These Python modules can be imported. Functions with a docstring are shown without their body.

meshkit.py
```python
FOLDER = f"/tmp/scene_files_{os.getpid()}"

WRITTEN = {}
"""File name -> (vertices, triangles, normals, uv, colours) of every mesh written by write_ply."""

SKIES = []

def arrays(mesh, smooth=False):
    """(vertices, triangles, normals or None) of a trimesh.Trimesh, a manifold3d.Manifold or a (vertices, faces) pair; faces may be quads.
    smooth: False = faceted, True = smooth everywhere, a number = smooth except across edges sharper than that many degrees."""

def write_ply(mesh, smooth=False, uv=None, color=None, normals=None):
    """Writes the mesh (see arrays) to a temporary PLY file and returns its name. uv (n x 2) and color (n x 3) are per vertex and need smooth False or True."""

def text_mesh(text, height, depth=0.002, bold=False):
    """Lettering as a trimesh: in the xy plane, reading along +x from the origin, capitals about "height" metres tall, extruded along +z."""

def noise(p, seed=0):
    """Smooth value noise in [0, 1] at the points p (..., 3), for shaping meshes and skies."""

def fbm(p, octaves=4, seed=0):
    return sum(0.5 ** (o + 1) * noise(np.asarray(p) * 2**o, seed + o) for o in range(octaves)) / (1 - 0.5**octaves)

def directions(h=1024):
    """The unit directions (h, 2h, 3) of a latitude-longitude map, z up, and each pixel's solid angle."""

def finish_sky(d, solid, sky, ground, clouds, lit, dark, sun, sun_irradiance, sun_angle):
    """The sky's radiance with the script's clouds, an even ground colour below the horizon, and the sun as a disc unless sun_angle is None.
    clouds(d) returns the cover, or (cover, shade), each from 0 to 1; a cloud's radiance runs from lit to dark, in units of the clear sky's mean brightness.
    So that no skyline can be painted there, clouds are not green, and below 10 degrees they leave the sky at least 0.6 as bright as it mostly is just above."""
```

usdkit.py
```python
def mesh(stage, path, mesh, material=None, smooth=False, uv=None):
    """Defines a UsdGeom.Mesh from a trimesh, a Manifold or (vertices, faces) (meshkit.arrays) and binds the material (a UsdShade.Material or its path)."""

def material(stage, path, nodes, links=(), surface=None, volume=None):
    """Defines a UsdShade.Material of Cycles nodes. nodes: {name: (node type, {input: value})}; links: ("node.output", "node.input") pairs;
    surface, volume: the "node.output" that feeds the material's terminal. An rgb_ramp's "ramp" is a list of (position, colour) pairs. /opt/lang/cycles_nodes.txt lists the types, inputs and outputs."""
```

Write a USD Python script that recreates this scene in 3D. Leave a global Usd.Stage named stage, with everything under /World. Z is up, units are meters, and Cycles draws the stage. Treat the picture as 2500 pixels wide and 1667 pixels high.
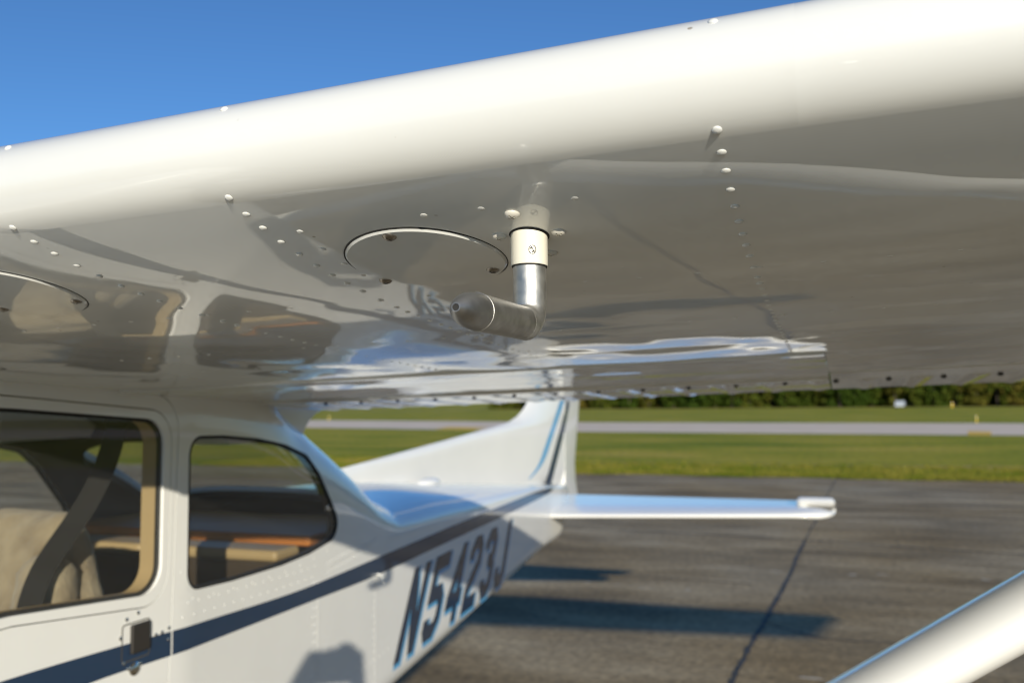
import math, random
import numpy as np, trimesh, manifold3d as m3, usdkit, meshkit
from pxr import Usd, UsdGeom, UsdLux, UsdShade, Gf, Sdf, Vt
from shapely.geometry import Polygon, LineString, Point, box as sbox
from shapely import affinity, union_all

random.seed(7)
RNG = np.random.default_rng(7)
stage = Usd.Stage.CreateInMemory()
UsdGeom.SetStageUpAxis(stage, 'Z'); UsdGeom.SetStageMetersPerUnit(stage, 1.0)
WORLD = UsdGeom.Xform.Define(stage, '/World')
UsdGeom.Scope.Define(stage, '/World/Looks')

# ------------------------------------------------------------------ camera, sky, sun
EYE = np.array([1.76280, -0.47160, 1.85098])
RIGHT = np.array([0.93999747, 0.34105297, -0.00936058])
UPV = np.array([0.03166338, -0.05988636, 0.99770289])
FWD = np.array([-0.33970896, 0.93813458, 0.06709192])
cam = UsdGeom.Camera.Define(stage, '/World/camera')
m = Gf.Matrix4d(1.0)
for i, a in enumerate((RIGHT, UPV, -FWD)):
    m.SetRow(i, Gf.Vec4d(*map(float, a), 0))
m.SetRow(3, Gf.Vec4d(*map(float, EYE), 1))
cam.AddTransformOp().Set(m)
cam.CreateHorizontalApertureAttr(36.0)
cam.CreateFocalLengthAttr(2197.79 / 2500 * 36.0)
cam.CreateFStopAttr(8.5)
cam.CreateFocusDistanceAttr(0.60)
cam.CreateClippingRangeAttr(Gf.Vec2f(0.02, 100000))
cam.CreateExposureAttr(0.19)

SUN_AZ, SUN_EL = math.radians(-30.2), math.radians(14.9)          # the way the shadows run, from the aft axis
TO_SUN = -np.array([math.sin(SUN_AZ) * math.cos(SUN_EL), math.cos(SUN_AZ) * math.cos(SUN_EL), -math.sin(SUN_EL)])
sky = UsdLux.DomeLight.Define(stage, '/World/sky')
sky_mat = usdkit.material(stage, '/World/Looks/sky_light', {
    's': ('sky_texture', {'sky_type': 'single_scattering', 'sun_disc': False, 'sun_elevation': SUN_EL,
                          'sun_rotation': math.atan2(TO_SUN[0], TO_SUN[1]), 'altitude': 0.0, 'air_density': 1.0,
                          'aerosol_density': 0.0, 'ozone_density': 7.0}),
    'b': ('background_shader', {'strength': 0.115})}, [('s.color', 'b.color')], surface='b.background')
UsdShade.MaterialBindingAPI.Apply(sky.GetPrim()).Bind(sky_mat)
sky.GetPrim().SetCustomDataByKey('kind', 'structure')
sun = UsdLux.DistantLight.Define(stage, '/World/sun')
sun.CreateNormalizeAttr(True); sun.CreateIntensityAttr(1.25); sun.CreateAngleAttr(0.53); sun.CreateColorAttr(Gf.Vec3f(1.0, 0.935, 0.795))
zc = TO_SUN; xc = np.cross([0, 0, 1.0], zc); xc /= np.linalg.norm(xc); yc = np.cross(zc, xc)
ms = Gf.Matrix4d(1.0)
for i, a in enumerate((xc, yc, zc)):
    ms.SetRow(i, Gf.Vec4d(*map(float, a), 0))
sun.AddTransformOp().Set(ms)

# ------------------------------------------------------------------ helpers
USED = {}
def numbered(parent, name):
    k = (parent, name); n = USED.get(k, -1) + 1; USED[k] = n
    return f'{parent}/{name}' if n == 0 else f'{parent}/{name}_{n:03d}'
def tag(prim, label=None, category=None, group=None, kind=None):
    for k, v in (('label', label), ('category', category), ('group', group), ('kind', kind)):
        if v: prim.SetCustomDataByKey(k, v)
    return prim
def obj(name, mesh, mat, parent=None, smooth=30, **kw):
    p = numbered(str(parent.GetPath()) if parent else '/World', name)
    return tag(usdkit.mesh(stage, p, mesh, mat, smooth=smooth).GetPrim(), **kw)
def thing(name, label, category, loc=None, rz=0.0, group=None, s=1.0):
    x = UsdGeom.Xform.Define(stage, numbered('/World', name))
    if loc is not None: x.AddTranslateOp().Set(Gf.Vec3d(*map(float, loc)))
    if rz: x.AddRotateZOp().Set(float(rz))
    if s != 1.0: x.AddScaleOp().Set(Gf.Vec3f(*([s] * 3 if np.ndim(s) == 0 else s)))
    return tag(x.GetPrim(), label, category, group)

def mat(name, nodes, links, surface='p.BSDF'):
    return usdkit.material(stage, '/World/Looks/' + name, nodes, links, surface=surface)
def plain(name, col, rough=0.5, **kw):
    d = {'base_color': col, 'roughness': rough}; d.update(kw)
    return mat(name, {'p': ('principled_bsdf', d)}, [])

def M(tm):                                       # trimesh -> Manifold
    tm = trimesh.Trimesh(tm.vertices, tm.faces, process=True); tm.merge_vertices()
    return m3.Manifold(m3.Mesh(np.asarray(tm.vertices, np.float32), np.asarray(tm.faces, np.uint32)))
def T(mf):
    me = mf.to_mesh()
    return trimesh.Trimesh(np.array(me.vert_properties[:, :3]), np.array(me.tri_verts), process=False)
def cat(ms): return trimesh.util.concatenate(ms)
def tri2d(poly):
    v, f = trimesh.creation.triangulate_polygon(poly, engine='earcut'); return np.asarray(v), np.asarray(f)
def prism_x(poly, x0, x1):                      # polygon in (y, z), along x
    t = trimesh.creation.extrude_polygon(poly, x1 - x0, engine='earcut')
    v = t.vertices; t.vertices = np.stack([v[:, 2] + x0, v[:, 0], v[:, 1]], 1); return t
def prism_z(poly, z0, z1):
    t = trimesh.creation.extrude_polygon(poly, z1 - z0, engine='earcut'); t.apply_translation([0, 0, z0]); return t
def rounded(pts, r): return Polygon(pts).buffer(-r).buffer(r, quad_segs=8)
def grid(P, flip=False, closed_u=False):         # P (a, b, 3) -> trimesh
    a, b = P.shape[:2]
    i, j = np.meshgrid(np.arange(a if closed_u else a - 1), np.arange(b - 1), indexing='ij')
    i2 = (i + 1) % a
    q = np.stack([i * b + j, i2 * b + j, i2 * b + j + 1, i * b + j + 1], -1).reshape(-1, 4)
    if flip: q = q[:, ::-1]
    return trimesh.Trimesh(P.reshape(-1, 3), np.vstack([q[:, [0, 1, 2]], q[:, [0, 2, 3]]]), process=False)
def loft(rings):                                 # closed rings (n, k, 3) with fan caps -> closed, outward
    R = np.asarray(rings, float); n, k = R.shape[:2]
    v = np.vstack([R.reshape(-1, 3), R[0].mean(0), R[-1].mean(0)])
    i, j = np.meshgrid(np.arange(n - 1), np.arange(k), indexing='ij'); j2 = (j + 1) % k
    q = np.stack([i * k + j, i * k + j2, (i + 1) * k + j2, (i + 1) * k + j], -1).reshape(-1, 4)
    f = [q[:, [0, 1, 2]], q[:, [0, 2, 3]]]
    jj = np.arange(k); f.append(np.stack([np.full(k, n * k), (jj + 1) % k, jj], 1))
    f.append(np.stack([np.full(k, n * k + 1), (n - 1) * k + jj, (n - 1) * k + (jj + 1) % k], 1))
    t = trimesh.Trimesh(v, np.vstack(f), process=False)
    if t.volume < 0: t.invert()
    return t
def tube(path, rad, n=20, caps=True):
    p = np.asarray(path, float); rad = np.broadcast_to(rad, len(p))
    t = np.gradient(p, axis=0); t /= np.linalg.norm(t, axis=1, keepdims=True)
    a = np.cross(t[0], [0.3, 0.5, 0.81]); a /= np.linalg.norm(a); rings = []
    for k in range(len(p)):
        a = a - t[k] * (a @ t[k]); a /= np.linalg.norm(a); b = np.cross(t[k], a)
        th = np.arange(n) * 2 * np.pi / n
        rings.append(p[k] + rad[k] * (np.cos(th)[:, None] * a + np.sin(th)[:, None] * b))
    return loft(rings)
def rbox(size, r, centre=(0, 0, 0), seg=12):     # rounded box as a hull of spheres
    s = np.array(size) / 2 - r
    sp = m3.Manifold.sphere(r, seg)
    h = m3.Manifold.batch_hull([sp.translate((float(x), float(y), float(z))) for x in (-s[0], s[0]) for y in (-s[1], s[1]) for z in (-s[2], s[2])])
    return T(h.translate(tuple(map(float, centre))))
def mirror(t):
    t = t.copy(); t.vertices[:, 0] *= -1; t.faces = t.faces[:, ::-1]; return t
def hermite(x, p0, p1, m0, m1):
    h = p1[0] - p0[0]; t = (x - p0[0]) / h
    return (2*t**3 - 3*t**2 + 1) * p0[1] + (t**3 - 2*t**2 + t) * h * m0 + (-2*t**3 + 3*t**2) * p1[1] + (t**3 - t**2) * h * m1

# ------------------------------------------------------------------ materials
def paint(name, col, rough=0.32, peel=0.0):
    return mat(name, {
        'tc': ('geometry', {}),
        'n': ('noise_texture', {'scale': 3.5, 'detail': 5.0, 'roughness': 0.6}),
        'r': ('rgb_ramp', {'ramp': [(0.3, [c * 0.955 for c in col]), (0.7, col)]}),
        'n2': ('noise_texture', {'scale': 420.0, 'detail': 1.0}),
        'b': ('bump', {'strength': 0.02, 'distance': 0.001}),
        'p': ('principled_bsdf', {'roughness': rough, 'coat_weight': 0.85, 'coat_roughness': 0.02, 'coat_ior': 1.5, 'specular_ior_level': 0.4})},
        [('tc.position', 'n.vector'), ('n.fac', 'r.fac'), ('r.color', 'p.base_color'), ('tc.position', 'n2.vector'), ('n2.fac', 'b.height')])
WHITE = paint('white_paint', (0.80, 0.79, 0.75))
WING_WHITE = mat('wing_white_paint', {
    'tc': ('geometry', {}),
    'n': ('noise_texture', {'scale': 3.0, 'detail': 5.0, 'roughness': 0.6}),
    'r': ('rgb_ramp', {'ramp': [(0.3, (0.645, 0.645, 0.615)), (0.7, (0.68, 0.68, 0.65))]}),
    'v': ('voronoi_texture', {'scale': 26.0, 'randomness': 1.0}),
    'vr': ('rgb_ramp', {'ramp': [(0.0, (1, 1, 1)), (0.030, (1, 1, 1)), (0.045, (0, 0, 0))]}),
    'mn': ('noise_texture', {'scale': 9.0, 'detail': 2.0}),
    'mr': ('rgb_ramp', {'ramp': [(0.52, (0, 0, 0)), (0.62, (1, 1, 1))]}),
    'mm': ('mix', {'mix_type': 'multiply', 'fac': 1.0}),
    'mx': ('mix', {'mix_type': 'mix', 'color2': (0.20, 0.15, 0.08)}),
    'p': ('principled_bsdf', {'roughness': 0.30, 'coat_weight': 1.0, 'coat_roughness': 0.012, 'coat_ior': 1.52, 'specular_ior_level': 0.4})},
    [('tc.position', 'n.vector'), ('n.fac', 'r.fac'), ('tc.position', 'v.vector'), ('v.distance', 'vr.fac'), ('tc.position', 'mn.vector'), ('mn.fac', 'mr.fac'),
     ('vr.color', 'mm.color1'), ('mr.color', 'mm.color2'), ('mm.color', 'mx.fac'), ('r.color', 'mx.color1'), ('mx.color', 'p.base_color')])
NAVY = paint('navy_paint', (0.016, 0.038, 0.080))
NAVY_TEXT = paint('navy_lettering', (0.011, 0.027, 0.060))
SKYBLUE = paint('light_blue_paint', (0.10, 0.38, 0.66))
DARK = plain('dark_gap_rubber', (0.018, 0.017, 0.015), 0.7)
STEEL = plain('dull_steel_screw', (0.30, 0.27, 0.23), 0.34, metallic=1.0)
WHITE_SCREW = plain('painted_screw', (0.62, 0.59, 0.52), 0.35)
TAN = plain('tan_plastic', (0.46, 0.33, 0.17), 0.45)
BROWN = plain('brown_interior', (0.045, 0.030, 0.018), 0.7)
ORANGE = plain('orange_tan_plastic', (0.62, 0.22, 0.045), 0.5)
BELT = plain('seat_belt_webbing', (0.007, 0.006, 0.005), 0.8)
RUBBER = plain('tyre_rubber', (0.02, 0.02, 0.02), 0.8)
BLACKMETAL = plain('black_paint', (0.012, 0.012, 0.013), 0.35)
HANDLE = plain('dark_handle_plastic', (0.030, 0.026, 0.022), 0.4)
CHROME = plain('chrome_lock', (0.65, 0.63, 0.58), 0.18, metallic=1.0)
SKIN = plain('skin', (0.50, 0.30, 0.21), 0.5)
def brushed(name, col, lo, hi, bump):
    return mat(name, {
        'g': ('geometry', {}),
        'mp': ('mapping', {'scale': (1.0, 1.0, 0.35)}),
        'n': ('noise_texture', {'scale': 900.0, 'detail': 3.0, 'roughness': 0.65}),
        'n2': ('noise_texture', {'scale': 130.0, 'detail': 3.0}),
        'rr': ('map_range', {'from_min': 0.3, 'from_max': 0.7, 'to_min': lo, 'to_max': hi}),
        'cr': ('rgb_ramp', {'ramp': [(0.3, [c * 0.8 for c in col]), (0.65, col)]}),
        'b': ('bump', {'strength': bump, 'distance': 0.0004}),
        'p': ('principled_bsdf', {'metallic': 1.0})},
        [('g.position', 'mp.vector'), ('mp.vector', 'n.vector'), ('g.position', 'n2.vector'), ('n2.fac', 'rr.value'), ('rr.result', 'p.roughness'),
         ('n2.fac', 'cr.fac'), ('cr.color', 'p.base_color'), ('n.fac', 'b.height'), ('b.normal', 'p.normal')])
ALU = brushed('brushed_aluminium', (0.62, 0.605, 0.57), 0.42, 0.54, 0.15)
ALU2 = brushed('worn_grey_aluminium', (0.50, 0.485, 0.455), 0.40, 0.50, 0.03)
ALU3 = brushed('dark_grey_nose', (0.40, 0.39, 0.375), 0.40, 0.50, 0.03)
FLEECE = mat('sheepskin', {
    'g': ('geometry', {}), 'n': ('noise_texture', {'scale': 90.0, 'detail': 5.0, 'roughness': 0.7}), 'n2': ('noise_texture', {'scale': 14.0, 'detail': 3.0}),
    'r': ('rgb_ramp', {'ramp': [(0.3, (0.24, 0.18, 0.11)), (0.7, (0.45, 0.37, 0.25))]}),
    'b': ('bump', {'strength': 0.9, 'distance': 0.006}), 'p': ('principled_bsdf', {'roughness': 0.95, 'sheen_weight': 0.3, 'specular_ior_level': 0.1})},
    [('g.position', 'n.vector'), ('g.position', 'n2.vector'), ('n2.fac', 'r.fac'), ('r.color', 'p.base_color'), ('n.fac', 'b.height'), ('b.normal', 'p.normal')])
GLASS = mat('window_glass', {'f': ('fresnel', {'IOR': 1.5}), 'g0': ('geometry', {}), 'iv': ('math', {'math_type': 'subtract', 'value1': 1.0}), 'mu': ('math', {'math_type': 'multiply'}),
    't': ('transparent_bsdf', {'color': (0.92, 0.925, 0.91)}), 'g': ('glossy_bsdf', {'roughness': 0.0, 'color': (1, 1, 1)}), 'm': ('mix_closure', {}), 'du': ('diffuse_bsdf', {'color': (0.62, 0.61, 0.58)}), 'm2': ('mix_closure', {'fac': 0.010})},
    [('g0.backfacing', 'iv.value2'), ('f.fac', 'mu.value1'), ('iv.value', 'mu.value2'), ('mu.value', 'm.fac'), ('t.BSDF', 'm.closure1'), ('g.BSDF', 'm.closure2'), ('m.closure', 'm2.closure1'), ('du.BSDF', 'm2.closure2')], surface='m2.closure')

# ------------------------------------------------------------------ ground
def sheet(poly, z, n=1):
    v, f = tri2d(poly); t = trimesh.Trimesh(np.c_[v, np.full(len(v), z)], f, process=False)
    if t.face_normals[:, 2].mean() < 0: t.faces = t.faces[:, ::-1]
    return t
GRASS = mat('grass_ground', {
    'g': ('geometry', {}),
    'mp': ('mapping', {'scale': (0.45, 1.0, 1.0)}),
    'n': ('noise_texture', {'scale': 0.22, 'detail': 8.0, 'roughness': 0.62}),
    'n2': ('noise_texture', {'scale': 5.0, 'detail': 6.0, 'roughness': 0.7}),
    'r': ('rgb_ramp', {'ramp': [(0.36, (0.175, 0.215, 0.014)), (0.48, (0.28, 0.285, 0.026)), (0.56, (0.37, 0.325, 0.040)), (0.66, (0.46, 0.36, 0.07))]}),
    'r2': ('rgb_ramp', {'ramp': [(0.35, (0.55, 0.60, 0.5)), (0.65, (1.30, 1.24, 1.1))]}),
    'm': ('mix', {'mix_type': 'multiply', 'fac': 1.0}),
    'b': ('bump', {'strength': 0.6, 'distance': 0.08}),
    'p': ('principled_bsdf', {'roughness': 0.9, 'specular_ior_level': 0.1})},
    [('g.position', 'mp.vector'), ('mp.vector', 'n.vector'), ('g.position', 'n2.vector'), ('n.fac', 'r.fac'), ('n2.fac', 'r2.fac'), ('r.color', 'm.color1'), ('r2.color', 'm.color2'),
     ('m.color', 'p.base_color'), ('n2.fac', 'b.height'), ('b.normal', 'p.normal')])
ASPHALT = mat('worn_asphalt', {
    'g': ('geometry', {}),
    'mp': ('mapping', {'scale': (0.42, 1.0, 1.0)}),
    'n': ('noise_texture', {'scale': 1.1, 'detail': 7.0, 'roughness': 0.6}),
    'n2': ('noise_texture', {'scale': 16.0, 'detail': 6.0, 'roughness': 0.8}),
    'n3': ('noise_texture', {'scale': 0.30, 'detail': 4.0, 'roughness': 0.5}),
    'r': ('rgb_ramp', {'ramp': [(0.36, (0.175, 0.133, 0.074)), (0.5, (0.265, 0.205, 0.118)), (0.63, (0.36, 0.29, 0.18))]}),
    'r2': ('rgb_ramp', {'ramp': [(0.38, (0.62, 0.62, 0.62)), (0.52, (1.0, 1.0, 1.0)), (0.66, (1.5, 1.47, 1.42))]}),
    'r3': ('rgb_ramp', {'ramp': [(0.38, (0.90, 0.84, 0.72)), (0.62, (1.08, 1.12, 1.22))]}),
    'm': ('mix', {'mix_type': 'multiply', 'fac': 1.0}), 'm2': ('mix', {'mix_type': 'multiply', 'fac': 1.0}),
    'b': ('bump', {'strength': 0.5, 'distance': 0.006}),
    'p': ('principled_bsdf', {'roughness': 0.85, 'specular_ior_level': 0.25})},
    [('g.position', 'mp.vector'), ('mp.vector', 'n.vector'), ('g.position', 'n2.vector'), ('g.position', 'n3.vector'), ('n.fac', 'r.fac'), ('n2.fac', 'r2.fac'), ('n3.fac', 'r3.fac'),
     ('r.color', 'm.color1'), ('r2.color', 'm.color2'), ('m.color', 'm2.color1'), ('r3.color', 'm2.color2'), ('m2.color', 'p.base_color'), ('n2.fac', 'b.height'), ('b.normal', 'p.normal')])
CONCRETE = mat('pale_runway', {
    'g': ('geometry', {}), 'n': ('noise_texture', {'scale': 0.4, 'detail': 6.0}),
    'r': ('rgb_ramp', {'ramp': [(0.3, (0.64, 0.51, 0.385)), (0.7, (0.74, 0.60, 0.46))]}), 'p': ('principled_bsdf', {'roughness': 0.85})},
    [('g.position', 'n.vector'), ('n.fac', 'r.fac'), ('r.color', 'p.base_color')])
TAR = mat('tar_sealant', {'g': ('geometry', {}), 'n': ('noise_texture', {'scale': 9.0, 'detail': 4.0}),
    'r': ('rgb_ramp', {'ramp': [(0.35, (0.020, 0.018, 0.015)), (0.7, (0.075, 0.066, 0.052))]}), 'p': ('principled_bsdf', {'roughness': 0.7})},
    [('g.position', 'n.vector'), ('n.fac', 'r.fac'), ('r.color', 'p.base_color')])
FADED = plain('faded_white_marks', (0.42, 0.37, 0.29), 0.85)
YELLOW = plain('yellow_marking', (0.75, 0.46, 0.03), 0.7)
STRAW = plain('dry_grass_line', (0.36, 0.23, 0.06), 0.9)

obj('grass_field', sheet(sbox(-2500, -2500, 2500, 2500), -0.012), GRASS, smooth=False, kind='structure')
apron_edge = [(-90, 24.5)] + [(x, (22.35 if x < -8 else 22.0) - 0.012 * x + 0.10 * math.sin(x * 1.7) + 0.06 * math.sin(x * 5.3 + 1)) for x in np.linspace(-40, 30, 141)] + [(90, 21.0)]
apron = obj('apron', sheet(Polygon([(-90, -60)] + apron_edge + [(90, -60)]), 0.0), ASPHALT, smooth=False, kind='structure')
rw = [(-260, 142), (-56.9, 61.5 + 6.4), (-38.4, 61.5), (-12.3, 53.2), (1.7, 51.0), (10.2, 49.6), (60, 43), (300, 30)]
rf = [(300, 55), (60, 66), (14.1, 72.7), (-18.5, 77.0), (-57, 90), (-260, 168)]
runway = obj('runway', sheet(Polygon(rw + rf), -0.006), CONCRETE, smooth=False, kind='structure')
obj('far_road', sheet(Polygon([(-300, 207), (300, 196), (300, 203), (-300, 214)]), -0.004), ASPHALT, smooth=False, kind='structure')
def wobble_strip(pts, w, z, seed, step=0.12, jitter=0.5, wig=0.9):
    p = np.asarray(pts, float); L = np.r_[0, np.cumsum(np.linalg.norm(np.diff(p, axis=0), axis=1))]
    s = np.arange(0, L[-1], step); c = np.stack([np.interp(s, L, p[:, i]) for i in range(2)], 1)
    t = np.gradient(c, axis=0); t /= np.linalg.norm(t, axis=1, keepdims=True); nrm = np.stack([-t[:, 1], t[:, 0]], 1)
    r = np.random.default_rng(seed); c = c + nrm * (meshkit.noise(np.c_[s * 0.9, s * 0, s * 0 + seed]) - 0.5)[:, None] * w * wig
    a = w / 2 * (1 - jitter * r.random(len(s))); b = w / 2 * (1 - jitter * r.random(len(s)))
    P = np.stack([np.c_[c + nrm * a[:, None], np.full(len(s), z)], np.c_[c - nrm * b[:, None], np.full(len(s), z)]], 0)
    return grid(P)
obj('tar_joint', wobble_strip([(1.0, -8), (0.99, 4.2), (1.04, 5.7), (1.09, 7.1), (1.17, 8.5), (1.29, 11.95)], 0.060, 0.004, 1, 0.05, 0.75, 0.5), TAR, apron, smooth=False)
obj('tar_joint', wobble_strip([(1.29, 11.95), (1.43, 16.3), (1.63, 21.6)], 0.030, 0.004, 2, 0.2, 0.95), TAR, apron, smooth=False)
for k, (pts, w) in enumerate([([(-14, 13.6), (-2.16, 12.45), (1.28, 12.14), (3.74, 11.7), (14, 10.4)], 0.07), ([(-14, 15.4), (-2.9, 16.3), (4.6, 16.9), (14, 17.5)], 0.08),
                              ([(1.2, 7.35), (1.6, 7.0), (2.8, 7.07), (6, 7.2)], 0.035), ([(-16, 19.6), (8, 19.5), (16, 19.3)], 0.05), ([(-9, 9.6), (0.9, 9.0)], 0.03)]):
    obj('pavement_crack', wobble_strip(pts, w, 0.004, 10 + k, 0.15, 0.85), TAR, apron, smooth=False)
marks = []
for row, (x0, y0, x1, y1, nn) in enumerate([(0.9, 9.75, 4.2, 10.05, 11), (-1.0, 14.4, 5.0, 14.1, 8), (1.4, 5.9, 2.6, 6.1, 4), (-0.8, 8.6, 0.6, 8.5, 4), (1.5, 18.3, 7, 18.6, 9)]):
    for i in range(nn):
        if RNG.random() < 0.25: continue
        tt = (i + RNG.random() * 0.6) / nn; cx, cy = x0 + (x1 - x0) * tt, y0 + (y1 - y0) * tt + RNG.normal() * 0.03
        a = np.sort(RNG.random(9)) * 2 * np.pi; rx, ry = 0.04 + 0.11 * RNG.random(), 0.025 + 0.03 * RNG.random()
        pl = Polygon(np.c_[cx + rx * np.cos(a) * (0.7 + 0.5 * RNG.random(9)), cy + ry * np.sin(a) * (0.6 + 0.6 * RNG.random(9))]).buffer(0)
        if pl.geom_type == 'Polygon' and pl.area > 5e-4: obj('faded_mark', sheet(pl, 0.004), FADED, apron, smooth=False)
obj('yellow_bar', sheet(Polygon([(7.7, 49.4), (8.7, 49.3), (9.55, 55.0), (8.45, 55.6)]), 0.001), YELLOW, runway, smooth=False)
obj('yellow_bar', sheet(Polygon([(-25.0, 57.3), (-21.6, 56.0), (-22.8, 62.0), (-26.6, 63.2)]), 0.001), YELLOW, runway, smooth=False)
obj('dry_grass_strip', wobble_strip([(-60, 26.6), (-5.3, 26.2), (6.3, 26.8), (60, 28)], 0.55, -0.004, 30, 0.3, 0.9), STRAW, smooth=False, kind='structure')

# ------------------------------------------------------------------ the airplane: wing section
R0, ZN, LD, SI = 0.036162, 1.976917, 0.135030, 0.049984
DIH = math.tan(math.radians(1.73)); CH = 1.63
S20, S22 = math.radians(20), math.radians(22)
YT = R0 * (1 - math.sin(S20))
def low0(y):
    t = np.asarray(y, float) - YT
    return ZN - R0 * math.cos(S20) - (SI * t + (math.tan(S20) - SI) * LD * (1 - np.exp(-t / LD)))
YU, ZU = R0 * (1 - math.sin(S22)), ZN + R0 * math.cos(S22)
def up0(y):
    y = np.asarray(y, float); te = float(low0(CH)) + 0.008
    return np.where(y < 0.46, hermite(y, (YU, ZU), (0.46, ZN + 0.108), math.tan(S22) * 0.93, 0.0), hermite(y, (0.46, ZN + 0.108), (CH, te), 0.0, -0.225))
def chord_at(x):
    k = np.clip((np.abs(x) - 2.54) / (5.5 - 2.54), 0, 1); return CH * (1 - 0.31 * k), 0.10 * k
def place(x, y0, z0):                            # section coordinates -> world at span station x
    c, le = chord_at(x); s = c / CH
    return np.stack(np.broadcast_arrays(x, le + y0 * s, ZN + (z0 - ZN) * s + np.abs(x) * DIH), -1)
RIBS = [0.60, 0.88, 1.197, 1.387, 1.705, 2.02, 2.34, 2.54]
def quilt(x, y):                                 # the skin is not flat between ribs and stringers
    x, y = np.broadcast_arrays(np.asarray(x, float), np.asarray(y, float)); out = np.zeros(x.shape)
    for a, b in zip(RIBS[:-1], RIBS[1:]):
        u = (x - a) / (b - a); on = (u > 0) & (u < 1)
        out = out + np.where(on, np.sin(np.pi * np.clip(u, 0, 1)) ** 1.0, 0) * 0.00085 * np.clip((b - a) / 0.25, 0.5, 1.2)
    v = 0.35 + 0.65 * np.abs(np.sin(np.pi * np.clip((y - 0.02) / 0.21, 0, 4)))
    nz = meshkit.fbm(np.stack([x * 6.0, y * 5.0, x * 0 + 3.3], -1), 3, seed=4) - 0.5
    k = np.clip((y - 0.03) / 0.08, 0, 1) * (np.abs(x) < 2.6)
    return k * (out * v * (0.55 + 0.9 * meshkit.noise(np.stack([x * 3.1, y * 3.7, x * 0 + 9], -1), 5)) + nz * 0.0028 + (meshkit.noise(np.stack([x * 17.0, y * 11.0, x * 0 + 1.7], -1), 8) - 0.5) * 0.00045)
def lower_pt(x, y, off=0.0):                     # a point on the lower skin, off metres proud of it
    e = 1e-3; s = (low0(y + e) - low0(y - e)) / (2 * e); n = np.array([DIH, float(s), -1.0]); n /= np.linalg.norm(n)
    return np.array([x, y, float(low0(y)) + x * DIH]) + n * off, n
def on_skin(mesh, x, y, off=0.0, spin=0.0):      # a small mesh modelled with z as "out" and y as "aft", set on the lower skin
    p, n = lower_pt(x, y, off); a = np.cross([0, 1.0, 0], n); a /= np.linalg.norm(a); b = np.cross(n, a)
    t = mesh.copy(); c, s_ = math.cos(spin), math.sin(spin); v = t.vertices; vx, vy = v[:, 0] * c - v[:, 1] * s_, v[:, 0] * s_ + v[:, 1] * c
    t.vertices = p + vx[:, None] * a + vy[:, None] * b + v[:, 2:3] * n; return t
def dome(r, h, seg=14, rings=4, skirt=0.0008):
    P = [[(r * math.cos(t), h * math.sin(t)) for t in np.linspace(0, np.pi / 2 * 0.96, rings + 1)]][0]
    prof = [(r, -skirt)] + P
    th = np.arange(seg) * 2 * np.pi / seg
    return loft([np.stack([a * np.cos(th), a * np.sin(th), np.full(seg, b)], 1) for a, b in prof])
RIVET = dome(0.0029, 0.0014); SMALL_RIVET = dome(0.0026, 0.0007, 12, 3)
def screw(r=0.0053, h=0.0032, slot=0.0012):
    d = M(dome(r, h, 24, 6, 0.001))
    for a in (0, 90):
        d = d - m3.Manifold.cube((r * 1.15, slot, 0.0022), True).translate((0, 0, h + 0.0002)).rotate((0, 0, a))
    return T(d)
SCREW = screw()

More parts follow.
